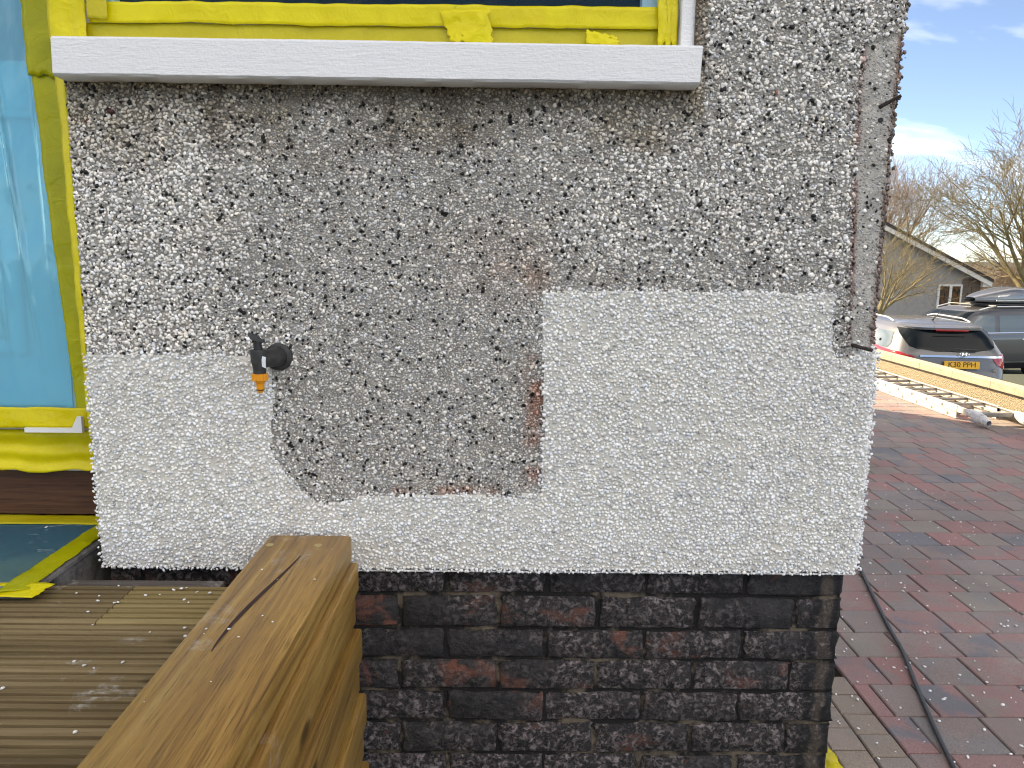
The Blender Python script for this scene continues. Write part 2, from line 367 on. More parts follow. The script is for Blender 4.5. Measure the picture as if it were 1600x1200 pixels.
# block paving: sand bed with every block laid on it
def paver_mat(name, per_object, tones=None):
    k = NT(name)
    rnd = k.n('ShaderNodeObjectInfo').outputs['Random'] if per_object else k.n('ShaderNodeNewGeometry').outputs['Random Per Island']
    tones = tones or [(.195, .160, .150), (.235, .130, .125), (.160, .158, .160), (.205, .155, .142), (.110, .122, .145), (.195, .178, .155), (.265, .128, .122), (.172, .152, .148)]
    a = k.ramp(rnd, [(i / len(tones), t) for i, t in enumerate(tones)], 'CONSTANT')
    r2 = k.math('FRACT', k.math('MULTIPLY', rnd, 7.31))
    b = k.ramp(r2, [(i / len(tones), t) for i, t in enumerate(tones[::-1])], 'CONSTANT')
    c = k.mix(k.ramp(k.noise(6.5, 3, .5, .4), [(.46, 0.0), (.60, .85)]), a, b)
    c = k.mix(1.0, k.mix(.30, c, (.230, .200, .194)), (1.42, 1.40, 1.40), 'MULTIPLY')
    gr = k.noise(330, 3, .7); dirt = k.noise(1.7, 5, .6)
    c = k.mix(1.0, c, k.ramp(gr, [(.3, .62), (.7, 1.38)]), 'MULTIPLY')
    c = k.mix(1.0, c, k.ramp(dirt, [(.3, .82), (.7, 1.12)]), 'MULTIPLY')
    k.set(c, .85, 0, .25); k.bump(k.math('ADD', gr, k.noise(40, 4)), .5, .003); return k.m
M['paver'] = paver_mat('paver', True); M['paver_many'] = paver_mat('paver_far', False)
M['sett'] = paver_mat('sett', True, [(.22, .18, .135), (.20, .165, .13), (.24, .19, .155), (.185, .165, .14)])
def sand_mat():
    k = NT('joint_sand'); k.set(k.mix(k.noise(30, 4), (.016, .014, .011), (.035, .030, .022)), .95, 0, .1); k.bump(k.noise(200, 3), .5, .003); return k.m
M['sand'] = sand_mat()
paving = tag(MB().box(.80, 4.42, -1.5, 11.0, -.09, -.014).build('pavement', 'sand'), kind='structure')
def block_mesh(w, d, c=.0035, h=.055):
    b = MB(); x, y = w / 2 - .0025, d / 2 - .0025
    lo = [(-x, -y, -h), (x, -y, -h), (x, y, -h), (-x, y, -h)]; mi = [(-x, -y, -c), (x, -y, -c), (x, y, -c), (-x, y, -c)]
    hi = [(-x + c, -y + c, 0), (x - c, -y + c, 0), (x - c, y - c, 0), (-x + c, y - c, 0)]
    q = [(i, (i + 1) % 4, (i + 1) % 4 + 4, i + 4) for i in range(4)] + [(i + 4, (i + 1) % 4 + 4, (i + 1) % 4 + 8, i + 8) for i in range(4)] + [(8, 9, 10, 11)]
    b.add(lo + mi + hi, q); return b
def project(p):
    d = Vector(p) - CAM; z = d.dot(fwd)
    return (800 + 1200 * d.dot(rv) / z, 600 - 1200 * d.dot(uv) / z, z) if z > .05 else (-1e4, -1e4, z)
ROW = .1765; widths = [.173, .173, .208, .208, .138]
blocks = []
for kk in range(-16, 50):
    y0 = 1.94 + kk * ROW; x = 1.138 + random.uniform(-.12, .0); first = True
    while x < WALLX:
        w = random.choice(widths); x1 = x + w
        xa = max(x, 1.138); xb = min(x1, WALLX - .002)
        if xb - xa > .03: blocks.append(((xa + xb) / 2, y0 + ROW / 2, xb - xa))
        x = x1
def seen(bx, by):
    px, py, z = project((bx, by, 0)); return -40 < px < 1660 and py < 1260 and bx / max(by, .01) > .455 and z > 0
near = sorted([b for b in blocks if seen(b[0], b[1])], key=lambda b: b[0] ** 2 + b[1] ** 2)[:270]
near_set = set(near); pv_cache = {}
for bx, by, w in near:
    key = round(w, 3)
    if key not in pv_cache:
        pv_cache[key] = block_mesh(w, ROW).mesh('paver'); pv_cache[key].materials.append(M['paver'])
    o = new_obj('paver', pv_cache[key], paving); o.location = (bx, by, random.uniform(-.0015, .0015))
    o.rotation_euler = (random.uniform(-.006, .006), random.uniform(-.006, .006), random.uniform(-.006, .006))
rest = MB()
for bx, by, w in blocks:
    if (bx, by, w) in near_set: continue
    b = block_mesh(w, ROW); dz = random.uniform(-.0015, .0015)
    rest.add([(x + bx, y + by, z + dz) for x, y, z in b.v], b.f)
tag(rest.build('paver_field', 'paver_many', paving, fix=False), kind='stuff')
sm = block_mesh(.1025, .1025).mesh('sett'); sm.materials.append(M['sett'])
for ci, xc in enumerate((.885, .984, 1.087)):
    for j in range(9):
        o = new_obj('sett', sm, paving); o.location = (xc, 1.46 + j * .1035 + (.03 if ci == 1 else 0), random.uniform(-.003, .001))
        o.rotation_euler = (random.uniform(-.01, .01), random.uniform(-.01, .01), random.uniform(-.01, .01))

# ================================================================== the house
WY = 1.67                                 # face of the pebble dash
XL, XR, ZB = -.913, .818, .652
house = empty('house', (0, 1.7, 0), label='pebble-dashed house corner with black painted brick base', cat='house')
house.location = (0, 0, 0)
NEW = [(-.93, 1.137), (-.70, 1.140), (-.55, 1.138), (-.512, 1.118), (-.508, 1.02), (-.514, .93), (-.485, .868), (-.452, .835), (-.405, .802), (-.30, .822),
       (-.15, .826), (.02, .822), (.084, .834), (.088, .95), (.086, 1.10), (.080, 1.20), (.083, 1.283), (.25, 1.289), (.50, 1.286), (.714, 1.286),
       (.712, 1.22), (.722, 1.150), (.745, 1.145), (.79, 1.163), (.86, 1.170), (.86, .60), (-.93, .60)]
def jag(P, a=.007, s=38):
    return P + np.stack([fbm(P, s, 3) - .5, fbm(P, s, 9) - .5], 1) * 2 * a
def is_new(P): return in_poly(jag(P), NEW)
def strip_x(z): return np.interp(z, [1.14, 1.16, 1.23, 1.50, 1.694, 1.80, 1.83], [.735, .752, .757, .742, .735, .737, .83])
def wall_mask(P):
    x, z = P[:, 0], P[:, 1]
    return (x > XL) & (x < XR + .004) & (z > ZB) & ~((x < .386) & (z > 1.735))
def surf_y(P):
    x, z = P[:, 0], P[:, 1]
    y = WY + (fbm(P, 7, 21) - .5) * .008 + (fbm(P, 30, 25) - .5) * .004
    y += np.clip((x - (XR - .016)) / .016, 0, 1) ** 2 * .014 + np.clip((XL + .012 - x) / .012, 0, 1) ** 2 * .008
    st = (x > strip_x(z)) & ~is_new(P)
    return y + np.where(st, .004, 0) - np.where(is_new(P), .004, 0)
def stain_and_shade(P):
    """multiplier colour of dirt, rust and painted sill shadow on the old dash"""
    x, z = P[:, 0], P[:, 1]; n1 = fbm(P, 9, 31); n2 = fbm(P, 26, 41)
    c = np.ones((len(P), 3))
    def blend(c, f, t): return c * (1 - f[:, None]) + c * np.array(t) * f[:, None]
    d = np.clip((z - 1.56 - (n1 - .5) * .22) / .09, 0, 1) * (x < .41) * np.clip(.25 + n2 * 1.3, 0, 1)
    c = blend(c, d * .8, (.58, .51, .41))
    sill_shade = np.clip((z - 1.655 - (n2 - .5) * .06) / .035, 0, 1) * (x < .395)  # shadow band below the sill, painted into the render and chip colour
    c = blend(c, sill_shade * .75, (.42, .36, .29))
    drip = np.clip((fbm(np.stack([x, z * .25], 1), 22, 51) - .55) * 6, 0, 1) * np.clip((z - 1.50) / .1, 0, 1) * (x < .42)
    c = blend(c, drip * .55, (.35, .30, .26))
    pink = np.exp(-((x + .02) ** 2 / .012 + (z - 1.345) ** 2 / .006)) * np.clip(n2 * 1.6 - .2, 0, 1)
    c = blend(c, pink * .5, (.95, .70, .58))
    edge = np.exp(-((x - .075) / .028) ** 2) * ((z > .84) & (z < 1.15)) * np.clip((n2 - .35) * 4, 0, 1)
    c = blend(c, edge * .95, (.72, .40, .31))
    e2 = np.exp(-((x - .065) / .03) ** 2 - ((z - 1.31) / .03) ** 2)
    c = blend(c, e2 * .55, (.85, .60, .47))
    low = np.exp(-((z - .835) / .012) ** 2) * ((x > -.25) & (x < .0)) * np.clip((n2 - .3) * 3, 0, 1)
    c = blend(c, low * .8, (.80, .52, .42))
    sx_ = strip_x(z); rl = np.exp(-((x - sx_) / .006) ** 2) * ((z > 1.15) & (z < 1.8)) * np.clip((fbm(np.stack([x * 0, z], 1), 16, 61) - .3) * 4, 0, 1)
    c = blend(c, rl * .9, (.52, .28, .24))
    re = np.clip((x - .800) / .008, 0, 1) * (z > 1.165) * (z < 1.82) * np.clip((n2 - .2) * 3, 0, 1)
    c = blend(c, re * .85, (.50, .34, .28))
    tan = np.clip((x + .12) / .3, 0, 1) * 0 + np.clip((n1 - .55) * 3, 0, 1) * .35
    c = blend(c, tan, (.92, .84, .76)); return c
def wall_grid(name, mask_fn, col_fn, y_fn, step, parent, mat):
    xs = np.append(np.arange(XL, XR, step), XR); zs = np.arange(ZB, 2.2, step)
    gx, gz = np.meshgrid(xs, zs); P = np.stack([gx.ravel(), gz.ravel()], 1); n = len(xs)
    i, j = np.meshgrid(np.arange(n - 1), np.arange(len(zs) - 1)); a = (j * n + i).ravel()
    F = np.stack([a, a + 1, a + n + 1, a + n], 1)
    cen = (P[F[:, 0]] + P[F[:, 2]]) / 2; F = F[mask_fn(cen)]
    used = np.unique(F); remap = np.zeros(len(P), int); remap[used] = np.arange(len(used))
    P = P[used]; V = np.stack([P[:, 0], y_fn(P), P[:, 1]], 1)
    me = raw_mesh(name, V, remap[F], col_fn(P)); me.polygons.foreach_set('use_smooth', [True] * len(me.polygons))
    return new_obj(name, me, parent, mat)
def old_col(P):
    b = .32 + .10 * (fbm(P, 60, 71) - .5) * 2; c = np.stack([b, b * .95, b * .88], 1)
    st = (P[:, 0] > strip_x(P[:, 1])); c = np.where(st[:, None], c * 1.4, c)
    return np.clip(c * stain_and_shade(P), .01, 1)
def new_col(P):
    b = .60 + .12 * (fbm(P, 40, 81) - .5); t = fbm(P, 11, 83)
    return np.stack([b, b * (.972 - .02 * t), b * (.915 - .08 * t)], 1)
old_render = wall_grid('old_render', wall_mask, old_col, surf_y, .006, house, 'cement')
new_render = wall_grid('new_render', lambda P: wall_mask(P) & is_new(P), new_col, lambda P: surf_y(P) - .003, .005, house, 'new_cement')

def scatter(pitch, x0, x1, z0, z1, jit=.55):
    h = pitch * .866; nx = int((x1 - x0) / pitch) + 1; nz = int((z1 - z0) / h) + 1
    gx, gz = np.meshgrid(np.arange(nx), np.arange(nz)); x = x0 + (gx + .5 * (gz % 2)) * pitch; z = z0 + gz * h
    P = np.stack([x.ravel(), z.ravel()], 1); return P + RNG.uniform(-jit, jit, P.shape) * pitch
def coarse_w(P):       # 1 on the coarse dash beside the door, 0 on the worn fine dash in the middle
    x, z = P[:, 0], P[:, 1]; n = fbm(P, 5, 91) - .5
    w = np.clip((-.46 - x + n * .25) / .16, 0, 1)
    return np.maximum(w, np.clip((x - .06 + n * .3) / .14, 0, 1) * np.clip((z - 1.30) / .1, 0, 1) * .55)
def grey_palette(n, w, tones, tint=.03):
    t = RNG.choice(len(tones), n, p=np.array(w) / sum(w)); b = np.array(tones)[t] * RNG.uniform(.85, 1.15, n)
    k = RNG.normal(0, tint, n); return np.clip(np.stack([b * (1 + k), b * (1 + k * .25), b * (1 - k)], 1), .005, .95)
pts, sizes, cols, embed = [], [], [], []
P = scatter(.0078, XL - .002, XR + .004, ZB, 2.18); keep = wall_mask(P) & ~is_new(P); P = P[keep]
w = coarse_w(P); st = P[:, 0] > strip_x(P[:, 1]); P = P[RNG.random(len(P)) < np.where(st, .05, w * .98)]; n = len(P)
pts.append(P); sizes.append(RNG.uniform(.0064, .0116, n)); cols.append(grey_palette(n, [.24, .36, .24, .16], [.82, .68, .50, .34], .03)); embed.append(np.full(n, -.06))
P = scatter(.0048, XL - .002, XR + .004, ZB, 2.18); P = P[wall_mask(P) & ~is_new(P)]
w = coarse_w(P); st = P[:, 0] > strip_x(P[:, 1]); P = P[RNG.random(len(P)) < np.where(st, .55, 1 - w * .5)]; n = len(P)
st = P[:, 0] > strip_x(P[:, 1]); bigger = RNG.random(n) < np.where(st, .02, .10)
pts.append(P); sizes.append(np.where(bigger, RNG.uniform(.0072, .0108, n), RNG.uniform(.0032, .0070, n)))
cols.append(np.where(bigger[:, None], grey_palette(n, [.45, .35, .2], [.68, .55, .42], .03), grey_palette(n, [.14, .34, .34, .18], [.62, .47, .345, .18], .05) * np.where(st, .85, 1.0)[:, None])); embed.append(np.where(st, .07, -.04))
nb = 7600; P = np.stack([RNG.uniform(XL, XR, nb), RNG.uniform(ZB, 2.18, nb)], 1)
cl = P[RNG.integers(0, nb, 350)] + RNG.normal(0, .009, (350, 2)); P = np.concatenate([P, cl])
P = P[wall_mask(P) & ~is_new(P)]; st = P[:, 0] > strip_x(P[:, 1]); P = P[~st | (RNG.random(len(P)) < .4)]
kp = RNG.random(len(P)) < np.where(P[:, 0] < -.45, 1.0, .70); P = P[kp]; n = len(P)
pts.append(P); sizes.append(RNG.uniform(.0042, .0072, n) + RNG.random(n) ** 3 * .0055); g = RNG.uniform(.005, .014, n); cols.append(np.stack([g, g, g * 1.1], 1)); embed.append(np.full(n, -.22))
# rough broken edge of the old dash at the corner and down the groove
n = 620; z = RNG.uniform(1.165, 2.15, n); P = np.stack([XR - .004 + RNG.normal(0, .005, n) + (fbm(np.stack([z, z * 0], 1), 13, 5) - .5) * .02, z], 1)
pts.append(P); sizes.append(RNG.uniform(.003, .014, n)); g = RNG.uniform(.03, .34, n); cols.append(np.stack([g, g * .92, g * .88], 1)); embed.append(np.full(n, .0))
n = 300; z = RNG.uniform(1.16, 1.8, n); z = z[fbm(np.stack([z, z * 0], 1), 12, 6) > .44]; n = len(z); P = np.stack([strip_x(z) + RNG.normal(-.004, .006, n) + (fbm(np.stack([z, z * 0], 1), 20, 8) - .5) * .012, z], 1)
pts.append(P); sizes.append(RNG.uniform(.004, .009, n)); g = RNG.uniform(.04, .25, n); cols.append(np.stack([g, g * .86, g * .82], 1)); embed.append(np.full(n, .0))
pts.append(np.array([(-.82, 1.645), (-.872, 1.625), (.66, 1.325), (.672, 1.318), (.705, 1.302), (.746, 1.232), (.56, 1.70)])); sizes.append(np.array([.020, .012, .018, .013, .016, .018, .011]))
cols.append(np.array([(.07, .03, .03), (.12, .05, .05), (.75, .75, .75), (.7, .7, .7), (.72, .72, .73), (.7, .7, .7), (.3, .11, .08)])); embed.append(np.full(7, -.1))
P = np.concatenate(pts); S = np.concatenate(sizes); C_ = np.concatenate(cols) * stain_and_shade(P) * np.array([1.24, 1.20, 1.15]); E_ = np.concatenate(embed)
pos = np.stack([P[:, 0], surf_y(P) + S * (E_ - .06), P[:, 1]], 1)
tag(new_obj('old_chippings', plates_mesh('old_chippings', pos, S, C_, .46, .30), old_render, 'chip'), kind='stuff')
# new dash: white chips thrown into pale mortar
pts, sizes, cols = [], [], []
P = scatter(.0087, XL - .004, XR + .006, ZB - .004, 1.3, .38); P = P[is_new(P)]; n = len(P); drop = fbm(P, 26, 101); P = P[RNG.random(n) < np.clip(1.75 - 1.3 * drop, .65, 1)]; n = len(P)
pts.append(P); sizes.append(RNG.uniform(.0062, .0115, n)); cols.append(grey_palette(n, [.48, .30, .16, .06], [.90, .80, .66, .48], .03))
P = scatter(.0072, XL - .004, XR + .006, ZB - .002, 1.3, .6); P = P[is_new(P) & (RNG.random(len(P)) < .45)]; n = len(P)
pts.append(P); sizes.append(RNG.uniform(.003, .006, n)); cols.append(grey_palette(n, [.5, .35, .15], [.84, .74, .60], .03))
n = 260; P = np.stack([RNG.uniform(XL, XR, n), ZB + RNG.normal(-.001, .003, n)], 1); pts.append(P); sizes.append(RNG.uniform(.005, .009, n)); cols.append(grey_palette(n, [.6, .4], [.86, .76], .015))
n = 330; P = np.stack([XR + RNG.normal(.0, .004, n), RNG.uniform(ZB, 1.17, n)], 1); pts.append(P); sizes.append(RNG.uniform(.006, .010, n)); cols.append(grey_palette(n, [.6, .4], [.84, .74], .015))
seg = NEW[0:-2]
for (xa, za_), (xb, zb_) in zip(seg[:-1], seg[1:]):      # ragged edge where the new dash meets the old
    n = max(4, int(math.hypot(xb - xa, zb_ - za_) / .0050)); t = RNG.random(n)
    P = np.stack([xa + (xb - xa) * t, za_ + (zb_ - za_) * t], 1) + RNG.normal(0, .005, (n, 2)); P = P[wall_mask(P)]; n = len(P)
    pts.append(P); sizes.append(RNG.uniform(.004, .011, n)); cols.append(grey_palette(n, [.5, .3, .2], [.86, .74, .6], .03))
P = np.concatenate(pts); S = np.concatenate(sizes); C_ = np.concatenate(cols)
pos = np.stack([P[:, 0], surf_y(P) - .003 - S * RNG.uniform(.0, .20, len(S)), P[:, 1]], 1)
tag(new_obj('new_chippings', plates_mesh('new_chippings', pos, S, C_, .55, .38), new_render, 'chip'), kind='stuff')
MB().box(-.33, .812, WY - .006, WY + .03, ZB - .0078, ZB - .0048).build('stop_bead', 'upvc', house)
# back of the render, rest of the shell
sh = MB()
sh.box(XL + .004, XR - .004, WY + .016, WY + .20, ZB - .0003, 1.735); sh.box(.39, XR - .004, WY + .016, WY + .20, 1.735, 2.95)
sh.box(XL + .004, XR - .004, WY + .014, WY + .20, 2.95, 5.2)
sh.box(.60, XR - .001, WY + .20, 9.45, -.05, 5.2); sh.box(-7.0, .60, 9.2, 9.45, -.05, 5.2); sh.box(-7.0, -6.8, WY, 9.2, -.05, 5.2)
sh.box(-6.8, -2.15, WY + .014, WY + .25, -.05, 5.2); sh.box(-2.15, XL + .004, WY + .014, WY + .25, 2.95, 5.2)
sh.build('wall_shell', 'dash', house)
MB().prism([(-7.3, 5.15), (-3.1, 7.4), (1.1, 5.15), (1.1, 5.3), (-3.1, 7.6), (-7.3, 5.3)], 1, 1.45, 9.62).build('roof', simple('roof_tile', (.09, .08, .08), .8, nscale=8), house)
MB().box(-6.7, .59, 2.3, 9.1, 1.0, 1.02).build('floor_slab', 'interior', house)

# brick plinth
BY = 1.70; plinth = MB().box(XL + .002, .800, BY + .0035, BY + .22, -.05, ZB - .006).build('brick_plinth', 'mortar', house)
zj = [.648, .572, .488, .410, .329, .248, .163, .080, -.004]
even = [-.131 + .2355 * k for k in range(-4, 4)]; odd = [-.240 + .2335 * k for k in range(-4, 5)]
def brick_mesh(w, h, seed):
    rnd = random.Random(seed); b = MB(); nx, nz = max(3, round(w / .04)), 4; d = .006
    def near_edge(t, n_, full):
        i = round(t * n_); return t if i in (0, n_) else (lambda m_: m_ + (i - 1) / max(1, n_ - 2) * (1 - 2 * m_))(.0055 / full)
    def fn(u, v):
        u, v = near_edge(u, nx, w), near_edge(v, nz, h)
        x = (u - .5) * w; z = (v - .5) * h; e = min(u, 1 - u) * w; f = min(v, 1 - v) * h
        c = .0 if (e > .001 and f > .001) else 1
        jit = rnd.uniform(-.0012, .0012)
        return (x + (rnd.uniform(-.0055, .0045) * (1 if u > .5 else -1) if c else 0), jit - (.0035 if not c else -.001), z + (rnd.uniform(-.0045, .0035) * (1 if v > .5 else -1) if c else 0))
    b.grid(fn, nx, nz); n0 = (nx + 1); top = (nz * n0)
    rim = [i for i in range(n0)] + [n0 * j + nx for j in range(1, nz + 1)] + [top + i for i in range(nx - 1, -1, -1)] + [n0 * j for j in range(nz - 1, 0, -1)]
    base = len(b.v); b.v += [(b.v[i][0], .014, b.v[i][2]) for i in rim]
    for q in range(len(rim)): r_ = (q + 1) % len(rim); b.f.append((rim[q], base + q, base + r_, rim[r_]))
    me = b.mesh('brick'); me.polygons.foreach_set('use_smooth', [True] * len(me.polygons)); me.materials.append(M['brick']); return me
bc = {}
for c in range(len(zj) - 1):
    js = [x for x in (even if c % 2 == 0 else odd) if XL + .05 < x < .765]; js = [XL] + js + [.806]
    for a, b in zip(js[:-1], js[1:]):
        j = .009; w = b - a - j; h = zj[c] - zj[c + 1] - .009
        key = (round(w, 2), round(h, 3), random.randrange(3))
        if key not in bc: bc[key] = brick_mesh(w, h, hash(key) % 999)
        o = new_obj('brick', bc[key], plinth); o.location = ((a + b) / 2, BY + random.uniform(-.002, .003), (zj[c] + zj[c + 1]) / 2)
        o.rotation_euler = (random.uniform(-.02, .02), random.uniform(-.014, .014), random.uniform(-.012, .012))

# window: sill, frame, panes
sill = MB()
def sill_fn(u, v):      # profile wrapped round the sill, x along u
    x = -.903 + u * 1.291
    prof = [(1.715, 1.7015), (1.621, 1.7030), (1.6155, 1.7075), (1.615, 1.7725), (1.620, 1.7775), (1.715, 1.783)]
    t = v * 5; i = min(int(t), 4); f = t - i; y = prof[i][0] * (1 - f) + prof[i + 1][0] * f; z = prof[i][1] * (1 - f) + prof[i + 1][1] * f
    nz = mnoise.noise((x * 30, z * 40, 3)) * .0012 + mnoise.noise((x * 6, z * 12, 9)) * .0012
    return (x + (mnoise.noise((z * 60, y * 30, u)) * .003 if u in (0, 1) else 0), y + nz, z + nz)
sill.grid(sill_fn, 90, 5); nn = 91
sill.f += [tuple(j * nn for j in range(6)), tuple(j * nn + 90 for j in range(5, -1, -1))]
sill.build('window_sill', 'sill', house, smooth=True)
win = empty('window'); win.parent = house
fr = MB(); fr.box(-.905, .355, 1.712, 1.775, 1.782, 1.868).box(-.905, -.82, 1.712, 1.775, 1.868, 2.9).box(.28, .355, 1.712, 1.775, 1.868, 2.9).box(-.905, .355, 1.712, 1.775, 2.9, 2.949)
fr.build('frame', 'upvc', win, bevel=.004)
MB().box(.357, .387, 1.676, 1.76, 1.784, 2.949).build('edge_trim', 'sill', win, bevel=.003)
k = NT('window_glass'); k.set((.022, .026, .03), .06, 0, .10); M['dark_glass'] = k.m
MB().box(-.82, .28, 1.740, 1.746, 1.868, 2.9).build('pane', 'dark_glass', win)
MB().box(-.93, -.906, 1.725, 1.80, 1.784, 2.949).build('mullion', 'upvc', win)

# door under its film
DY = 1.905
door = empty('door'); door.parent = house
MB().box(-2.06, -1.095, DY, DY + .05, .975, 1.795).box(-2.06, -1.095, DY, DY + .05, 2.75, 2.9).box(-1.20 + .098, -1.095, DY, DY + .05, 1.795, 2.75).box(-2.06, -1.98, DY, DY + .05, 1.795, 2.75).build('leaf', 'door', door)
MB().box(-1.98, -1.102, DY + .02, DY + .03, 1.795, 2.75).build('glass', 'dark_glass', door)
MB().box(-1.95, -1.112, DY - .014, DY - .001, 1.682, 1.785).build('rail_moulding', 'door', door, bevel=.006)
MB().box(-1.95, -1.108, DY - .024, DY - .001, 1.664, 1.681).build('drip_moulding', 'door', door, bevel=.005)
def ring(x0, x1, z0, z1, wd, y0, y1):
    return MB().box(x0, x0 + wd, y0, y1, z0, z1).box(x1 - wd, x1, y0, y1, z0, z1).box(x0 + wd, x1 - wd, y0, y1, z0, z0 + wd).box(x0 + wd, x1 - wd, y0, y1, z1 - wd, z1)
ring(-1.95, -1.178, 1.105, 1.60, .036, DY - .022, DY - .001).build('panel_moulding', 'door', door, bevel=.008)
MB().box(-1.91, -1.222, DY - .010, DY - .001, 1.146, 1.56).build('raised_panel', 'door', door, bevel=.008)
MB().box(-1.093, -.985, DY - .02, DY + .06, .91, 2.9).box(-2.15, -2.062, DY - .02, DY + .06, .91, 2.9).box(-2.15, -.985, DY - .02, DY + .06, 2.9, 2.949).box(-2.06, -1.095, DY + .06, DY + .07, .91, 2.9).build('frame', 'upvc', door, bevel=.004)
MB().box(-2.15, -.985, DY - .03, DY + .06, .925, .970).build('threshold', 'upvc', door, bevel=.004)
MB().box(-1.170, -1.030, DY - .064, DY - .054, .9195, .9305).prism([(-1.055, .9305), (-1.030, .9305), (-1.030, .960), (-1.040, .960)], 1, DY - .064, DY - .054).build('drip_bar', 'upvc', door)
MB().box(-2.15, -.985, DY - .008, DY + .06, .808, .924).build('lower_frame', 'upvc', door)
MB().box(-2.15, -.93, DY, DY + .05, .690, .806).build('riser_board', 'mahogany', door)

# ---------------- taped film and masking tape
def sheet(name, mat, corners, nu, nv, amp=.002, scale=14, edge=(0, 0, 0, 0), seed=0, fold=None, thick=.0007, **kw):
    """corners: bottom-left, bottom-right, top-right, top-left; edge jitter for bottom, right, top, left"""
    A, B, C, D = (Vector(c) for c in corners); nrm = (B - A).cross(D - A).normalized(); e = edge
    def fn(u, v):
        jb = mnoise.noise((u * 9, seed, 1)) * e[0] + mnoise.noise((u * 31, seed, 2)) * e[0] * .5
        jt = mnoise.noise((u * 9, seed, 5)) * e[2] + mnoise.noise((u * 31, seed, 6)) * e[2] * .5
        jr = mnoise.noise((v * 9, seed, 8)) * e[1] + mnoise.noise((v * 31, seed, 9)) * e[1] * .6
        jl = mnoise.noise((v * 9, seed, 11)) * e[3] + mnoise.noise((v * 31, seed, 12)) * e[3] * .6
        u_ = u + (1 - u) * jl + u * jr; v_ = v + (1 - v) * jb + v * jt
        p = A.lerp(B, u_).lerp(D.lerp(C, u_), v_)
        d = mnoise.fractal((p * scale + Vector((seed * 7.1, 0, 0))), .6, 2.0, 4) * amp
        if fold: d += fold(u, v)
        return p + nrm * d
    b = MB().grid(fn, nu, nv); n = len(b.v); f0 = list(b.f)
    b.v += [tuple(Vector(p) - nrm * thick) for p in b.v]
    b.f += [tuple(i + n for i in reversed(q)) for q in f0]
    w = nu + 1
    rim = list(range(w)) + [j * w + nu for j in range(1, nv + 1)] + [nv * w + i for i in range(nu - 1, -1, -1)] + [j * w for j in range(nv - 1, 0, -1)]
    b.f += [(rim[q], rim[q] + n, rim[(q + 1) % len(rim)] + n, rim[(q + 1) % len(rim)]) for q in range(len(rim))]
    o = b.build(name, mat, None, smooth='all', fix=False); return tag(o, **kw)
def film_fold(u, v):
    d = 0
    for k, (a, b, w_, h) in enumerate([(.93, -.10, .006, .010), (.86, -.16, .008, .012), (.76, -.22, .010, .014), (.97, .0, .006, .006), (.90, -.25, .005, .008), (.82, -.05, .005, .007), (.68, -.20, .02, .010), (.56, -.15, .025, .012), (.45, -.1, .03, .01)]):
        c = a + b * (v - .1) * (1 if v < .85 else 1) ; fade = min(1, max(0, (v - .12 * k / 3)) * 2.2)
        d += h * math.exp(-((u - c) / w_) ** 2) * fade
    return d + .004 * mnoise.noise((u * 11 + v * 2, v * 2.2, 4))
sheet('door_film', 'film', [(-2.03, DY - .03, .955), (-1.062, DY - .034, .965), (-1.066, DY - .034, 2.3), (-2.03, DY - .03, 2.3)], 300, 60, .003, 6, fold=film_fold, seed=2,
      label='wrinkled blue plastic film taped over the front door', cat='plastic film')
sheet('window_film', 'film_window', [(-.86, 1.706, 1.85), (.31, 1.706, 1.85), (.31, 1.706, 2.6), (-.86, 1.706, 2.6)], 90, 40, .006, 7, seed=5,
      label='clear plastic film over the dark window above the sill', cat='plastic film')
G = 'strips of yellow masking tape'
def tape(corners, label, mat='tape', nu=40, nv=8, amp=.0022, scale=16, edge=(.03, .01, .03, .01), seed=0, fold=None):
    return sheet('masking_tape', mat, corners, nu, nv, amp, scale, edge, seed, fold, label=label, cat='tape', group=G)
tape([(-.89, 1.7085, 1.789), (.352, 1.7085, 1.789), (.352, 1.7085, 1.830), (-.89, 1.7085, 1.828)], 'duller lower strip of yellow tape directly on top of the white window sill', 'tape_dull', 80, 6, .0015, edge=(.0, .0, .06, .0), seed=11)
tape([(-.868, 1.7015, 1.827), (.350, 1.7015, 1.829), (.350, 1.6995, 1.872), (-.868, 1.6995, 1.868)], 'long bright yellow tape strip along the bottom of the window glass', 'tape', 90, 6, .003, 9, (.10, .0, .10, .0), 12)
tape([(-.950, 1.6965, 1.783), (-.872, 1.6965, 1.783), (-.868, 1.6965, 2.3), (-.950, 1.6965, 2.3)], 'upright yellow tape on the window frame at its left corner', 'tape', 8, 40, .004, 14, (.0, .04, 0, .04), 13, lambda u, v: .004 * math.sin(u * 9))
tape([(-.866, 1.692, 1.832), (-.825, 1.692, 1.830), (-.825, 1.692, 1.95), (-.866, 1.692, 1.95)], 'pale square end of tape overlapping the lower left of the window', 'tape_dull', 8, 16, .0015, 14, (.03, .03, 0, .03), 14)
tape([(-.118, 1.694, 1.797), (-.030, 1.694, 1.793), (-.040, 1.6925, 1.862), (-.142, 1.694, 1.858)], 'short bright yellow tape patch midway along the window bottom', 'tape', 20, 12, .004, 20, (.12, .10, .05, .06), 15)
tape([(.165, 1.693, 1.798), (.232, 1.693, 1.791), (.228, 1.693, 1.812), (.163, 1.694, 1.824)], 'small torn scrap of yellow tape near the right end of the sill', 'tape', 16, 10, .004, 24, (.15, .12, .2, .12), 16)
tape([(.312, 1.690, 1.796), (.352, 1.690, 1.792), (.350, 1.690, 2.3), (.300, 1.690, 2.3)], 'upright yellow tape at the right side of the window', 'tape', 10, 40, .005, 18, (.1, .06, 0, .08), 17)
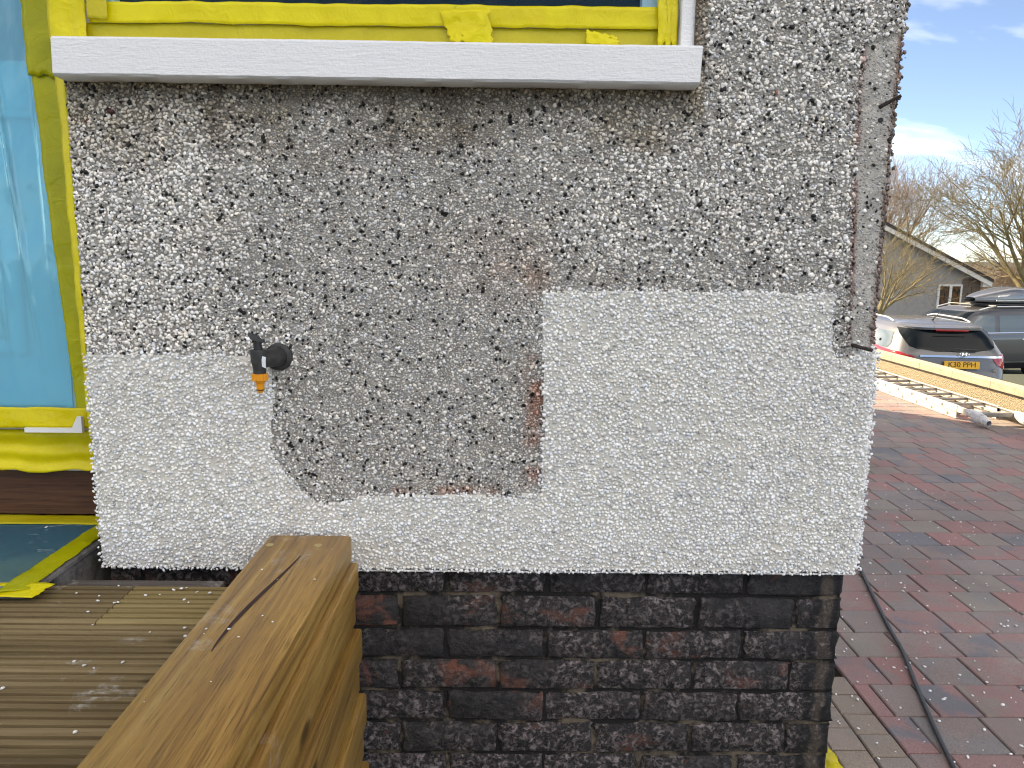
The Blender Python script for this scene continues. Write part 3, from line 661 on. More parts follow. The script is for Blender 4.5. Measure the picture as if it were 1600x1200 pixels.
tape([(-1.052, DY - .040, .955), (-.99, DY - .040, .950), (-.99, DY - .040, 1.752), (-1.092, DY - .040, 1.760)], 'long olive yellow tape strip down the door frame beside the pebble dash', 'tape_green', 8, 90, .0025, 9, (.0, .0, .04, .015), 18, lambda u, v: .003 * math.sin(u * 5 + v * 3))
tape([(-.930, 1.688, .945), (-.9165, 1.679, .948), (-.9165, 1.679, 1.752), (-.942, 1.690, 1.758)], 'narrow bright yellow tape edge folded against the pebble dash by the door', 'tape', 4, 90, .002, 12, (.0, .10, .02, .12), 19)
tape([(-1.096, DY - .044, 1.752), (-.985, DY - .044, 1.752), (-.985, DY - .044, 2.3), (-1.108, DY - .044, 2.3)], 'upper yellow tape on the door frame left of the sill end', 'tape_green', 10, 40, .005, 7, (.04, .0, 0, .06), 20, lambda u, v: .012 * math.sin(u * 4 + 1) * v)
tape([(-2.1, DY - .053, .921), (-1.022, DY - .048, .928), (-1.022, DY - .043, .978), (-2.1, DY - .043, .985)], 'crumpled yellow tape along the foot of the blue film on the door', 'tape', 70, 8, .004, 13, (.05, .0, .10, .0), 21)
tape([(-2.1, DY - .030, .822), (-.985, DY - .024, .812), (-.985, DY - .020, .916), (-2.1, DY - .016, .916)], 'wide creased yellow tape band above the brown board', 'tape', 70, 22, .006, 9, (.10, .0, .0, .0), 22, lambda u, v: .004 * math.sin(v * 15 + u * 1.5))
SZ = .68
tape([(-2.1, 1.842, SZ + .004), (-.975, 1.847, SZ + .004), (-.975, 1.912, SZ + .006), (-2.1, 1.912, SZ + .006)], 'dusty yellow tape strip at the back of the door step', 'tape_dull', 60, 5, .0012, 16, (.05, 0, .05, 0), 23)
tape([(-1.012, 1.452, SZ + .006), (-.958, 1.475, SZ + .003), (-.965, 1.835, SZ + .004), (-1.012, 1.850, SZ + .006)], 'dirty yellow tape along the right edge of the door step', 'tape_green', 8, 40, .003, 16, (.02, .05, .02, .05), 24)
tape([(-2.1, 1.440, SZ - .002), (-.935, 1.445, SZ - .003), (-.920, 1.500, SZ + .0035), (-2.1, 1.492, SZ + .0035)], 'yellow tape along the front edge of the door step', 'tape', 60, 8, .0022, 14, (.04, .006, .08, 0), 25)

# ================================================================== door step and film on it
k = NT('step_concrete'); g = k.noise(25, 6, .65); k.set(k.ramp(g, [(.3, (.10, .095, .09)), (.7, (.30, .29, .28))]), .9, 0, .2); k.bump(k.noise(50, 6, .7), .9, .01); M['concrete'] = k.m
st = MB(); st.grid(lambda u, v: (-2.2 + u * 1.245 + (.006 * mnoise.noise((v * 9, 1, u)) if u == 1 else 0), 1.46 + v * .49, SZ), 20, 16)
step = empty('door_step', (0, 0, 0), label='low concrete door step covered in blue film', cat='step')
DZ = .66
MB().box(-2.2, -.957, 1.462, 1.90, DZ + .0015, SZ - .001).box(-2.2, -.963, 1.585, 1.90, .0, DZ + .003).build('slab', 'concrete', step, bevel=.012, seg=3)
sheet('step_film', 'film_floor', [(-2.15, 1.478, SZ + .0015), (-.985, 1.478, SZ + .0015), (-.985, 1.885, SZ + .0015), (-2.15, 1.885, SZ + .0015)], 60, 30, .0018, 9, seed=31,
      label='dusty dark blue plastic sheet lying on the door step', cat='plastic sheet')

# ================================================================== deck
deck = empty('timber_deck', (-.9, .5, .6), label='weathered grooved timber deck beside the sleeper wall', cat='deck'); deck.location = (0, 0, 0)
DZ = .66
def deck_board(y0, y1, x0, x1, mat, grooves=8, seed=0):
    w = y1 - y0; prof = [(y1, DZ - .028), (y0, DZ - .028)]; p = w / grooves
    prof += [(y0, DZ - .003)]
    for g in range(grooves):
        a = y0 + g * p; prof += [(a + p * .14, DZ - .0005), (a + p * .24, DZ), (a + p * .68, DZ), (a + p * .78, DZ - .0008)]
        if g < grooves - 1: prof += [(a + p * .80, DZ - .013), (a + p * 1.12, DZ - .013)]
    prof += [(y1, DZ - .003)]
    return MB().prism(prof, 0, x0, x1).build('deck_board', mat, deck)
ys = [1.545, 1.371, 1.197, 1.024, .851, .678, .505, .332, .159, -.014]
for q in range(len(ys) - 1):
    a, b = ys[q + 1] + .007, ys[q]
    if q == 0:
        deck_board(a, b, -.775, -.522, 'deck_new', 8); deck_board(a, b, -3.2, -.777, 'deck', 8)
    else: deck_board(a, b, -3.2, -.522, 'deck', 8)
MB().box(-.93, -.60, 1.548, 1.578, DZ - .03, DZ - .003).build('packing_strip', 'grey_wood', deck, bevel=.003)
for x in (-.60, -1.05, -1.6): MB().box(x - .022, x + .022, -.015, 1.54, .54, DZ - .029).build('joist', 'grey_wood', deck)
for x in (-.60, -1.6):
    for y in (.1, 1.4): MB().box(x - .03, x + .03, y, y + .06, -.075, .539).build('post', 'grey_wood', deck)

# ================================================================== sleeper wall
slw = empty('sleeper_wall', (0, 0, 0), label='stacked golden brown timber sleepers running up to the house', cat='timber wall')
hts = [.740, .672, .596, .512, .430, .348, .262, .175, .088, -.01]
for q in range(len(hts) - 1):
    off = [0, .012, .002, .017, .009, .023, .014, .027, .020][q] ; rnd = random.Random(q)
    x0, x1 = -.514 - .004, -.337 + off
    y1 = 1.640 if q == 0 else 1.655 + rnd.uniform(-.006, .006)
    b = MB().box(x0, x1, -.35, y1, hts[q + 1] + .007, hts[q])
    b.build('sleeper', 'sleeper', slw, smooth=True, bevel=.007 if q == 0 else .006, seg=2)
def sliver(pts, z, name, mat, par, wmax):
    b = MB(); n = len(pts); vs = []
    for i, (x, y) in enumerate(pts):
        w = wmax * math.sin(math.pi * min(.96, max(.04, i / (n - 1)))) ** .7 * .5
        vs += [(x - w, y, z), (x, y, z - .004), (x + w, y, z)]
    fs = []
    for i in range(n - 1): fs += [(3 * i, 3 * i + 1, 3 * i + 4, 3 * i + 3), (3 * i + 1, 3 * i + 2, 3 * i + 5, 3 * i + 4)]
    b.add(vs, fs); 
    for j in range(len(b.v)): b.v[j] = (b.v[j][0], b.v[j][1], b.v[j][2] if j % 3 != 1 else z + .0001)
    return b.build(name, mat, par, fix=False)
sliver([(-.418, 1.515), (-.424, 1.46), (-.432, 1.40), (-.441, 1.34), (-.449, 1.28), (-.455, 1.22), (-.457, 1.165), (-.456, 1.125)], .7407, 'crack', 'crack', slw, .009)
for x, y in ((-.500, 1.575), (-.396, 1.575)):
    MB().tube([(x, y, .7395), (x, y, .7408)], .0085, 14).build('plug', 'plug', slw)
tag(slw, 'stacked golden brown timber sleepers running up to the house', 'timber wall')

# ================================================================== garden tap
tap = empty('garden_tap', (-.5, WY, 1.14), label='black plastic garden tap with orange hose connector', cat='tap'); tap.location = (0, 0, 0)
k = NT('tap_plastic'); k.set(k.ramp(k.noise(60, 4), [(.3, (.018, .019, .02)), (.7, (.05, .05, .05))]), .5, 0, .4); M['tap'] = k.m
M['orange'] = simple('orange_plastic', (.80, .30, .012), .35, var=.1); M['black'] = simple('black_rubber', (.012, .012, .012), .6)
M['sticker'] = simple('sticker', (.75, .78, .82), .4)
tx, ty, tz = -.513, 1.595, 1.138
MB().tube([(-.492, WY + .01, tz - .002), (-.492, WY - .008, tz - .002), (-.493, WY - .012, tz - .002)], [.031, .030, .024], 24).build('wall_plate', 'tap', tap, smooth=True)
MB().tube([(-.492, WY - .01, tz), (-.497, WY - .035, tz), (-.506, WY - .06, tz), (tx, ty - .004, tz)], [.022, .020, .0175, .015], 20).build('elbow', 'tap', tap, smooth=True)
MB().tube([(tx, ty, tz + .022), (tx, ty, tz + .018), (tx, ty, tz), (tx + .001, ty, tz - .014), (tx + .001, ty, tz - .028)], [.0155, .0165, .0160, .0135, .0130], 20).build('body', 'tap', tap, smooth=True)
MB().tube([(tx, ty, tz + .0215), (tx - .001, ty, tz + .030), (tx - .002, ty, tz + .038)], [.0095, .0085, .008], 14).build('spindle', 'black', tap, smooth=True)
MB().prism([(-.022, .0), (-.014, -.0045), (.006, -.006), (.012, -.0035), (.012, .004), (.002, .007), (-.012, .0075), (-.0225, .0055)], 1, -.005, .005).build('lever', 'tap', tap, bevel=.0015); lv = bpy.data.objects['lever']; lv.location = (tx - .001, ty, tz + .043); lv.rotation_euler = (R(-10), R(28), R(15))
MB().box(-.0035, .0035, -.011, .011, -.0035, .0035).build('lever_bar', 'tap', tap, bevel=.0015); lv2 = bpy.data.objects['lever_bar']; lv2.location = (tx + .004, ty, tz + .041); lv2.rotation_euler = (0, R(10), R(70))
con = MB(); oz = tz - .028
ribs = []
for i in range(48):
    a = 2 * math.pi * i / 48; rr = .0172 if (i % 4) < 2 else .0160; ribs.append((tx + .001 + rr * math.cos(a), ty + rr * math.sin(a)))
MB().prism(ribs, 2, oz - .014, oz).build('connector_collar', 'orange', tap)
MB().tube([(tx + .001, ty, oz - .014), (tx + .001, ty, oz - .019), (tx + .001, ty, oz - .020), (tx + .001, ty, oz - .028), (tx + .001, ty, oz - .034), (tx + .001, ty, oz - .041)], [.0115, .0110, .0085, .0078, .0082, .005], 18).build('connector_nozzle', 'orange', tap, smooth=True)
MB().tube([(tx + .001, ty, oz - .0335), (tx + .001, ty, oz - .0355)], .0086, 18).build('seal_ring', 'black', tap)
MB().grid(lambda u, v: (tx + .010 + u * .007 + v * .004 * math.sin(u * 3), ty - .0125 + u * .003 + .0035 * (v - .5) ** 2, tz - .012 + v * .022 - u * .004), 6, 6).build('sticker', 'sticker', tap, fix=False)

MB().tube([(.783, WY + .012, 1.649), (.783, WY + .0005, 1.649)], .0052, 14).build('drill_hole', 'interior', house)
# rusty pins in the broken render
M['rust'] = simple('rusty_iron', (.035, .025, .022), .8, var=.4, nscale=80, bump=.5)
for pts_, lab in (([(.778, 1.690, 1.672), (.781, 1.664, 1.677), (.806, 1.640, 1.692)], 'rusty iron pin sticking out of the wall corner near the sky'),
                  ([(.762, 1.685, 1.176), (.768, 1.664, 1.174), (.797, 1.645, 1.166)], 'rusty iron pin at the lower end of the broken render strip')):
    tag(MB().tube(pts_, [.0042, .0042, .0036], 8).build('iron_pin', 'rust', None, smooth=True), lab, 'pin')

# ================================================================== low boundary wall, ladder
k = NT('cream_roughcast'); f = k.vor(95); g = k.noise(130, 4, .7)
k.set(k.ramp(g, [(.34, (.20, .16, .105)), (.46, (.42, .36, .26)), (.75, (.54, .48, .38))]), .9, 0, .2); k.bump(k.math('ADD', f, g), 1.0, .012); M['roughcast'] = k.m
k = NT('coping_stone'); g = k.noise(20, 5); k.set(k.ramp(g, [(.3, (.38, .33, .25)), (.7, (.48, .43, .34))]), .85, 0, .2); k.bump(k.noise(90, 4), .4, .003); M['coping'] = k.m
bw = empty('boundary_wall', (0, 0, 0), label='low cream roughcast garden wall with flat coping behind the ladder', cat='garden wall')
wl = MB(); wl.grid(lambda u, v: (WALLX + .006 * (mnoise.noise((u * 700, v * 12, 1)) * .5 + .2), -1.0 + u * 14, -.2 + v * .430), 420, 12)
wl.build('render_face', 'roughcast', bw, smooth=True, fix=False)
MB().box(WALLX + .012, 4.485, -1.0, 13.0, -1.12, .230).build('core', 'roughcast', bw)
y = -1.0
while y < 12.9:
    l = .598; MB().box(WALLX - .030, 4.505, y + .001, y + l - .001, .2315 + random.uniform(0, .0005), .300 + random.uniform(-.0005, .0005)).build('coping', 'coping', bw, bevel=.004); y += l
lad = empty('ladder', (0, 0, 0), label='paint-spattered aluminium extension ladder lying along the garden wall', cat='ladder')
k = NT('aluminium'); g = k.noise(30, 5); k.set(k.mix(k.ramp(k.noise(14, 5, .7), [(.55, 0.0), (.62, .7)]), k.ramp(g, [(.3, (.62, .61, .58)), (.7, (.76, .75, .72))]), (.82, .82, .80)), .5, .25, .5); M['alu'] = k.m
M['alu_dark'] = simple('dull_aluminium', (.30, .29, .28), .5, .4); M['wrap'] = simple('white_rag', (.78, .78, .79), .8, var=.12, nscale=40, bump=.9, bscale=45, bdist=.012)
def stile(x0, x1, y0, y1, z0, z1):
    s_ = (x1 - x0); zc = [(x0, z0), (x1, z0), (x1, z0 + .006), (x0 + .006, z0 + .010), (x0 + .006, z1 - .010), (x1, z1 - .006), (x1, z1), (x0, z1)]
    return MB().prism(zc, 1, y0, y1)
for x0, x1, flip in ((3.945, 3.972, 0), (4.325, 4.298, 1)):
    for (z0, z1, ya) in ((.003, .056, 6.53), (.060, .117, 6.53)):
        stile(x0, x1, ya, 10.6, z0, z1).build('stile', 'alu', lad, bevel=.0012)
    stile(x0 + (.004 if not flip else -.004), x1, 6.18, 6.528, .063, .111).build('stile_extension', 'alu', lad)
for lv_, (zc, off) in enumerate(((.0295, .0), (.0885, .10))):
    for q in range(15):
        yy = 6.66 + off * 1.0 + q * .26
        MB().tube([(3.942, yy, zc), (4.328, yy, zc)], .0145, 12).build('rung', 'alu_dark', lad, smooth=True)
MB().box(3.97, 4.30, 6.28, 6.32, .068, .106).build('rung', 'alu_dark', lad, bevel=.006)
for cx_, y_ in ((3.965, 6.10), (4.308, 6.02)):
    def wr(u, v, cx_=cx_, y_=y_):
        a = u * 2 * math.pi; t = v; rr = (.046 * math.sin(math.pi * min(1, max(0, .12 + t * .80))) ** .6) * (1 + .22 * mnoise.noise((math.cos(a) * 2, math.sin(a) * 2, t * 6 + cx_ * 9)))
        return (cx_ + rr * math.cos(a) * .8, y_ + t * .30, max(.05 + t * .045 + rr * math.sin(a), .002))
    MB().grid(wr, 18, 14).build('foot_wrap', 'wrap', lad, smooth='all', fix=True)

# ================================================================== cable, plastic on the ground, loose chips
cp = [(1.95, 4.9), (1.80, 4.1), (1.68, 3.6), (1.597, 3.243), (1.514, 2.929), (1.445, 2.657), (1.409, 2.493), (1.346, 2.289), (1.284, 2.08), (1.23, 1.877), (1.15, 1.55), (1.08, 1.1), (1.1, .4)]
cpts = []
for i in range(len(cp) - 1):
    p0, p1, p2, p3 = (np.array(cp[max(0, min(len(cp) - 1, i + d))]) for d in (-1, 0, 1, 2))
    for t in np.linspace(0, 1, 8, endpoint=False):
        q = .5 * ((2 * p1) + (-p0 + p2) * t + (2 * p0 - 5 * p1 + 4 * p2 - p3) * t * t + (-p0 + 3 * p1 - 3 * p2 + p3) * t ** 3)
        cpts.append((q[0], q[1], .0076))
M['cable'] = simple('grey_black_hose', (.035, .04, .045), .5, var=.3, nscale=60)
tag(MB().tube(cpts, .0066, 10).build('hose', 'cable', None, smooth=True), 'thin dark hose snaking across the block paving', 'hose')
sheet('plastic_sheet', 'tape_crumple' if 'tape_crumple' in M else 'tape', [(.812, 1.60, .006), (.945, 1.62, .006), (.915, 2.03, .006), (.812, 1.96, .02)], 14, 30, .010, 22, (.1, .1, .1, .05), 41,
      label='crumpled yellow plastic on the ground at the foot of the wall', cat='plastic sheet')
# loose white chips fallen on paving, deck and sleepers
def fallen(name, n_, area, z, smin, smax, power=1.0):
    x0, x1, y0, y1 = area; px = x0 + (x1 - x0) * RNG.random(n_) ** power; py = y0 + (y1 - y0) * RNG.random(n_) ** power
    S = RNG.uniform(smin, smax, n_); pos = np.stack([px, py, z + S * .22], 1)
    return pos, S
A1 = fallen('a', 680, (.84, 2.6, 1.3, 4.6), 0, .006, .0145, 1.3); A2 = fallen('b', 60, (.84, 4.2, 2, 7), 0, .005, .012, 1.0)
P = np.concatenate([A1[0], A2[0]]); S = np.concatenate([A1[1], A2[1]])
tag(new_obj('loose_chippings', chips_mesh('loose_chippings', P, S, grey_palette(len(P), [.8, .2], [.93, .82], .015), (1, 1, .6)), None, 'chip'),
    'tiny white stone chips scattered over the block paving', 'stone chips', kind='stuff')
D1 = fallen('c', 26, (-.95, -.53, 1.25, 1.54), DZ, .005, .011, .6); D2 = fallen('d', 16, (-1.0, -.53, .75, 1.3), DZ, .005, .011)
P = np.concatenate([D1[0], D2[0]]); S = np.concatenate([D1[1], D2[1]])
tag(new_obj('deck_chippings', chips_mesh('deck_chippings', P, S, grey_palette(len(P), [.7, .3], [.85, .72], .02), (1, 1, .55)), None, 'chip'),
    'few white stone chips fallen on the timber deck', 'stone chips', kind='stuff')
D3 = fallen('e', 14, (-.505, -.35, .9, 1.6), .7402, .002, .007); D4 = fallen('f', 7, (-1.4, -.99, 1.52, 1.9), SZ + .004, .006, .012)
P = np.concatenate([D3[0], D4[0]]); S = np.concatenate([D3[1], D4[1]])
tag(new_obj('step_chippings', chips_mesh('step_chippings', P, S, grey_palette(len(P), [.7, .3], [.85, .72], .02), (1, 1, .5)), None, 'chip'),
    'specks of white stone lying on the sleepers and door step', 'stone chips', kind='stuff')

# ================================================================== parked cars
def text_mesh(s, size, depth=.0015):
    cu = bpy.data.curves.new('txt', 'FONT'); cu.body = s; cu.size = size; cu.extrude = depth; cu.align_x = 'CENTER'; cu.align_y = 'CENTER'
    ob = bpy.data.objects.new('txt', cu); COL.objects.link(ob); bpy.context.view_layer.update()
    me = bpy.data.meshes.new_from_object(ob.evaluated_get(bpy.context.evaluated_depsgraph_get()))
    bpy.data.objects.remove(ob); bpy.data.curves.remove(cu); return me
class Car:
    def __init__(s, prof):
        a = np.array(prof, float); s.z = a[:, 0]; s.a = a
    def at(s, z): return [float(np.interp(z, s.z, s.a[:, i])) for i in (1, 2, 3, 4)]
    def theta(s, z, th):
        w, r, f, n = s.at(z); c, sn = math.cos(th), math.sin(th)
        return Vector((w * math.copysign(abs(c) ** (2 / n), c), (r + f) / 2 + (f - r) / 2 * math.copysign(abs(sn) ** (2 / n), sn), z))
    def rear(s, x, z):
        w, r, f, n = s.at(z); return Vector((x, (r + f) / 2 - (f - r) / 2 * max(0, 1 - min(1, abs(x) / w) ** n) ** (1 / n), z))
    def front(s, x, z):
        w, r, f, n = s.at(z); return Vector((x, (r + f) / 2 + (f - r) / 2 * max(0, 1 - min(1, abs(x) / w) ** n) ** (1 / n), z))
    def side(s, y, z, sg):
        w, r, f, n = s.at(z); return Vector((sg * w * max(0, 1 - min(1, abs(y - (r + f) / 2) / ((f - r) / 2)) ** n) ** (1 / n), y, z))
    def body(s, mat, par, nz=46, nt=120):
        zs = np.interp(np.linspace(0, 1, nz), np.linspace(0, 1, len(s.z)), s.z)
        b = MB(); V = []
        ths = []
        for i in range(nt):
            t = i / nt * 2 * math.pi; ths.append(t + .22 * math.sin(4 * t) / 4 * 0)
        for z in zs: V += [s.theta(z, t) for t in ths]
        F = [(j * nt + i, j * nt + (i + 1) % nt, (j + 1) * nt + (i + 1) % nt, (j + 1) * nt + i) for j in range(nz - 1) for i in range(nt)]
        F += [tuple(range(nt - 1, -1, -1)), tuple((nz - 1) * nt + i for i in range(nt))]
        b.add(V, F); return b.build('body', mat, par, smooth='all', fix=False)
    def patch(s, kind, rows, name, mat, par, off=.006, nu=20, nv=10, sg=-1):
        zs = [r_[0] for r_ in rows]; lo = [r_[1] for r_ in rows]; hi = [r_[2] for r_ in rows]
        def raw(a, z):
            return s.rear(a, z) if kind == 'rear' else s.front(a, z) if kind == 'front' else s.side(a, z, sg) if kind == 'side' else s.theta(z, a)
        def fn(u, v):
            z = zs[0] + (zs[-1] - zs[0]) * v; a = np.interp(z, zs, lo) * (1 - u) + np.interp(z, zs, hi) * u
            p = raw(a, z); e = .004
            du = raw(a + e, z) - raw(a - e, z); dv = raw(a, min(z + e, s.z[-1])) - raw(a, z - e); n = du.cross(dv)
            n = n.normalized() if n.length > 1e-9 else Vector((0, -1, 0))
            c = Vector((0, (s.at(z)[1] + s.at(z)[2]) / 2, z - .4))
            if n.dot(p - c) < 0: n = -n
            return p + n * off
        return MB().grid(fn, nu, nv).build(name, mat, par, smooth='all', fix=False)
def paint(name, c, rough=.22, metal=.6):
    k = NT(name); g = k.noise(400, 2); k.set(k.ramp(g, [(.35, tuple(x * .92 for x in c)), (.65, tuple(x * 1.08 for x in c))]), rough, metal, .5)
    k.p.inputs['Coat Weight'].default_value = .8; k.p.inputs['Coat Roughness'].default_value = .04; return k.m
M['paint_grey'] = paint('metallic_grey_paint', (.115, .115, .12), .38, .3); M['paint_dark'] = paint('dark_grey_paint', (.085, .085, .088), .3, .3)
k = NT('car_glass'); k.set((.008, .011, .013), .05, 0, .22); M['car_glass'] = k.m
k = NT('side_glass'); k.set((.12, .155, .17), .05, 0, .9); M['side_glass'] = k.m
k = NT('red_lens'); k.set(k.mix(k.vor(60), (.28, .006, .012), (.45, .02, .03)), .08, 0, .7); M['lens'] = k.m
k = NT('clear_lens'); k.set((.7, .66, .66), .1, 0, .7); M['clear_lens'] = k.m
k = NT('chrome'); k.set((.82, .82, .83), .1, 1.0); M['chrome'] = k.m
k = NT('satin_rail'); k.set((.75, .75, .75), .3, .6); M['rail'] = k.m
M['plate'] = simple('yellow_plate', (.80, .42, .012), .35, var=.05); M['tyre'] = simple('tyre', (.02, .02, .02), .85); M['trim'] = simple('black_trim', (.02, .02, .022), .4)
def wheel(par, x, y, r_=.33):
    w_ = empty('wheel', (x, y, r_)); w_.parent = par
    MB().tube([(-.10, 0, 0), (-.095, 0, 0), (.095, 0, 0), (.10, 0, 0)], [r_ * .8, r_, r_, r_ * .8], 32).build('tyre', 'tyre', w_, smooth=True)
    sg = -1 if x < 0 else 1
    MB().tube([(sg * .085, 0, 0), (sg * .106, 0, 0)], r_ * .66, 28).build('rim', 'alu_dark', w_, smooth=True)
def estate():
    c = empty('estate_car', (6.93, 11.62, -1.08), R(-6.5), label='grey estate car seen from behind with yellow number plate', cat='car')
    S_ = Car([(.20, .80, .16, 4.50, 6), (.30, .87, .03, 4.66, 7), (.48, .90, .0, 4.72, 7), (.64, .908, .01, 4.70, 7), (.80, .910, .055, 4.58, 7), (.92, .905, .075, 4.25, 7),
              (1.00, .885, .095, 3.85, 7), (1.06, .855, .13, 3.55, 6.5), (1.15, .815, .20, 3.28, 6), (1.26, .765, .29, 3.02, 6), (1.36, .70, .38, 2.76, 5.5), (1.42, .635, .46, 2.55, 5), (1.455, .55, .62, 2.35, 5), (1.475, .40, .9, 2.1, 4.5), (1.482, .15, 1.3, 1.8, 4)])
    S_.body('paint_grey', c)
    S_.patch('rear', [(1.050, -.26, .30), (1.075, -.50, .54), (1.11, -.62, .64), (1.20, -.66, .67), (1.29, -.68, .68), (1.375, -.655, .655)], 'rear_window', 'car_glass', c, .006, 24, 10)
    S_.patch('side', [(1.06, .55, 1.35), (1.12, .50, 1.30), (1.30, .62, 1.20)], 'quarter_window', 'side_glass', c, .006, 10, 8, -1)
    for sg in (-1, 1):
        S_.patch('side', [(1.03, 1.42, 2.2), (1.32, 1.32, 2.1)], 'door_window', 'side_glass', c, .006, 10, 8, sg); S_.patch('side', [(1.03, 2.28, 3.1), (1.32, 2.2, 2.75)], 'door_window', 'side_glass', c, .006, 10, 8, sg)
    S_.patch('front', [(1.05, -.70, .70), (1.38, -.58, .58)], 'windscreen', 'car_glass', c, .006, 16, 8)
    # tail lamps wrap round the corners
    S_.patch('theta', [(.875, R(238), R(254)), (.92, R(192), R(257)), (.98, R(184), R(258)), (1.035, R(183.5), R(225)), (1.05, R(183), R(188))], 'tail_lamp', 'lens', c, .008, 34, 8)
    S_.patch('theta', [(.80, R(302), R(318)), (.85, R(288), R(335)), (.92, R(283), R(348)), (.98, R(282), R(356)), (1.035, R(315), R(356.5))], 'tail_lamp', 'lens', c, .008, 34, 8)
    S_.patch('theta', [(.80, R(303), R(320)), (.845, R(302), R(334))], 'reverse_lamp', 'clear_lens', c, .012, 10, 4)
    S_.patch('rear', [(.965, -.50, .72), (.995, -.50, .72)], 'chrome_strip', 'chrome', c, .016, 24, 3)
    # spoiler over the rear window and its brake light
    sp = MB(); sp.grid(lambda u, v: (lambda p: (p.x, p.y - .14 * v * (1 - .35 * abs(2 * u - 1) ** 2), p.z - .012 * v))(S_.rear((u - .5) * 1.20, 1.415)), 22, 5)
    n = len(sp.v); f0 = list(sp.f); sp.v += [(x, y, z - .035) for x, y, z in sp.v]; sp.f += [tuple(i + n for i in reversed(q)) for q in f0]
    rim = [5 * 23 + i for i in range(23)]; sp.f += [(rim[i], rim[i + 1], rim[i + 1] + n, rim[i] + n) for i in range(22)]
    sp.build('spoiler', 'paint_grey', c, smooth=True)
    MB().box(-.22, .26, .262, .275, 1.355, 1.378).build('brake_light', 'lens', c, bevel=.003)
    MB().tube([(.34, .10, 1.085), (.10, .085, 1.095), (-.02, .10, 1.11)], [.012, .01, .006], 6).build('rear_wiper', 'trim', c)
    # plate with its number
    pl = empty('number_plate', (.10, .022, .86)); pl.parent = c; pl.rotation_euler = (R(-6), 0, 0)
    MB().box(-.26, .26, -.006, .006, -.0575, .0575).build('plate_board', 'plate', pl, bevel=.003)
    o = new_obj('plate_lettering', text_mesh('K30 PPH', .112), pl, 'black'); o.rotation_euler = (R(90), 0, 0); o.location = (0, -.0075, .004); o.scale = (1.0, 1, 1)
    MB().box(-.145, .165, .014, .030, .765, .797).build('number_plate_surround', 'trim', c)
    # oval badge
    bd = empty('badge', (.13, .040, 1.028)); bd.parent = c; bd.rotation_euler = (R(-20), 0, 0)
    MB().tube([(.066 * math.cos(a), 0, .034 * math.sin(a)) for a in np.linspace(0, 2 * math.pi, 29)], .0058, 6, False).build('badge_oval', 'chrome', bd, smooth=True)
    MB().prism([(-.036, -.024), (-.022, -.026), (-.012, -.004), (.010, .004), (.014, .026), (.036, .024), (.022, -.026), (.010, -.026), (.012, -.008), (-.010, -.016), (-.014, .0)][:0] or [(-.040, -.018), (-.026, -.022), (-.014, -.004), (.018, .002), (.016, -.020), (.028, -.020), (.040, .018), (.026, .022), (.014, .004), (-.018, -.002 + .002), (-.016, .020), (-.028, .020)], 1, -.004, .004).build('badge_letter', 'chrome', bd)
    o = new_obj('model_lettering', text_mesh('i40', .085), c, 'chrome'); o.rotation_euler = (R(90), 0, R(20)); o.location = (.60, .035, .785)
    S_.patch('rear', [(.30, -.70, .70), (.44, -.74, .74)], 'lower_bumper', 'trim', c, .006, 20, 3)
    for sg in (-1, 1):
        rp = [(sg * (.60 - .02 * t), .98 + 1.6 * t, 1.450 + .042 * min(1, 6 * min(t, 1 - t))) for t in np.linspace(0, 1, 16)]
        MB().tube(rp, .014, 8).build('roof_rail', 'rail', c, smooth=True)
    MB().tube([(.0, .98, 1.478), (.0, .93, 1.505), (.012, .82, 1.58), (.02, .74, 1.64)], [.02, .012, .005, .004], 8).build('aerial', 'trim', c, smooth=True)
    for x in (-.80, .80):
        for y in (.98, 3.75): wheel(c, x, y, .33)
    return c
estate()
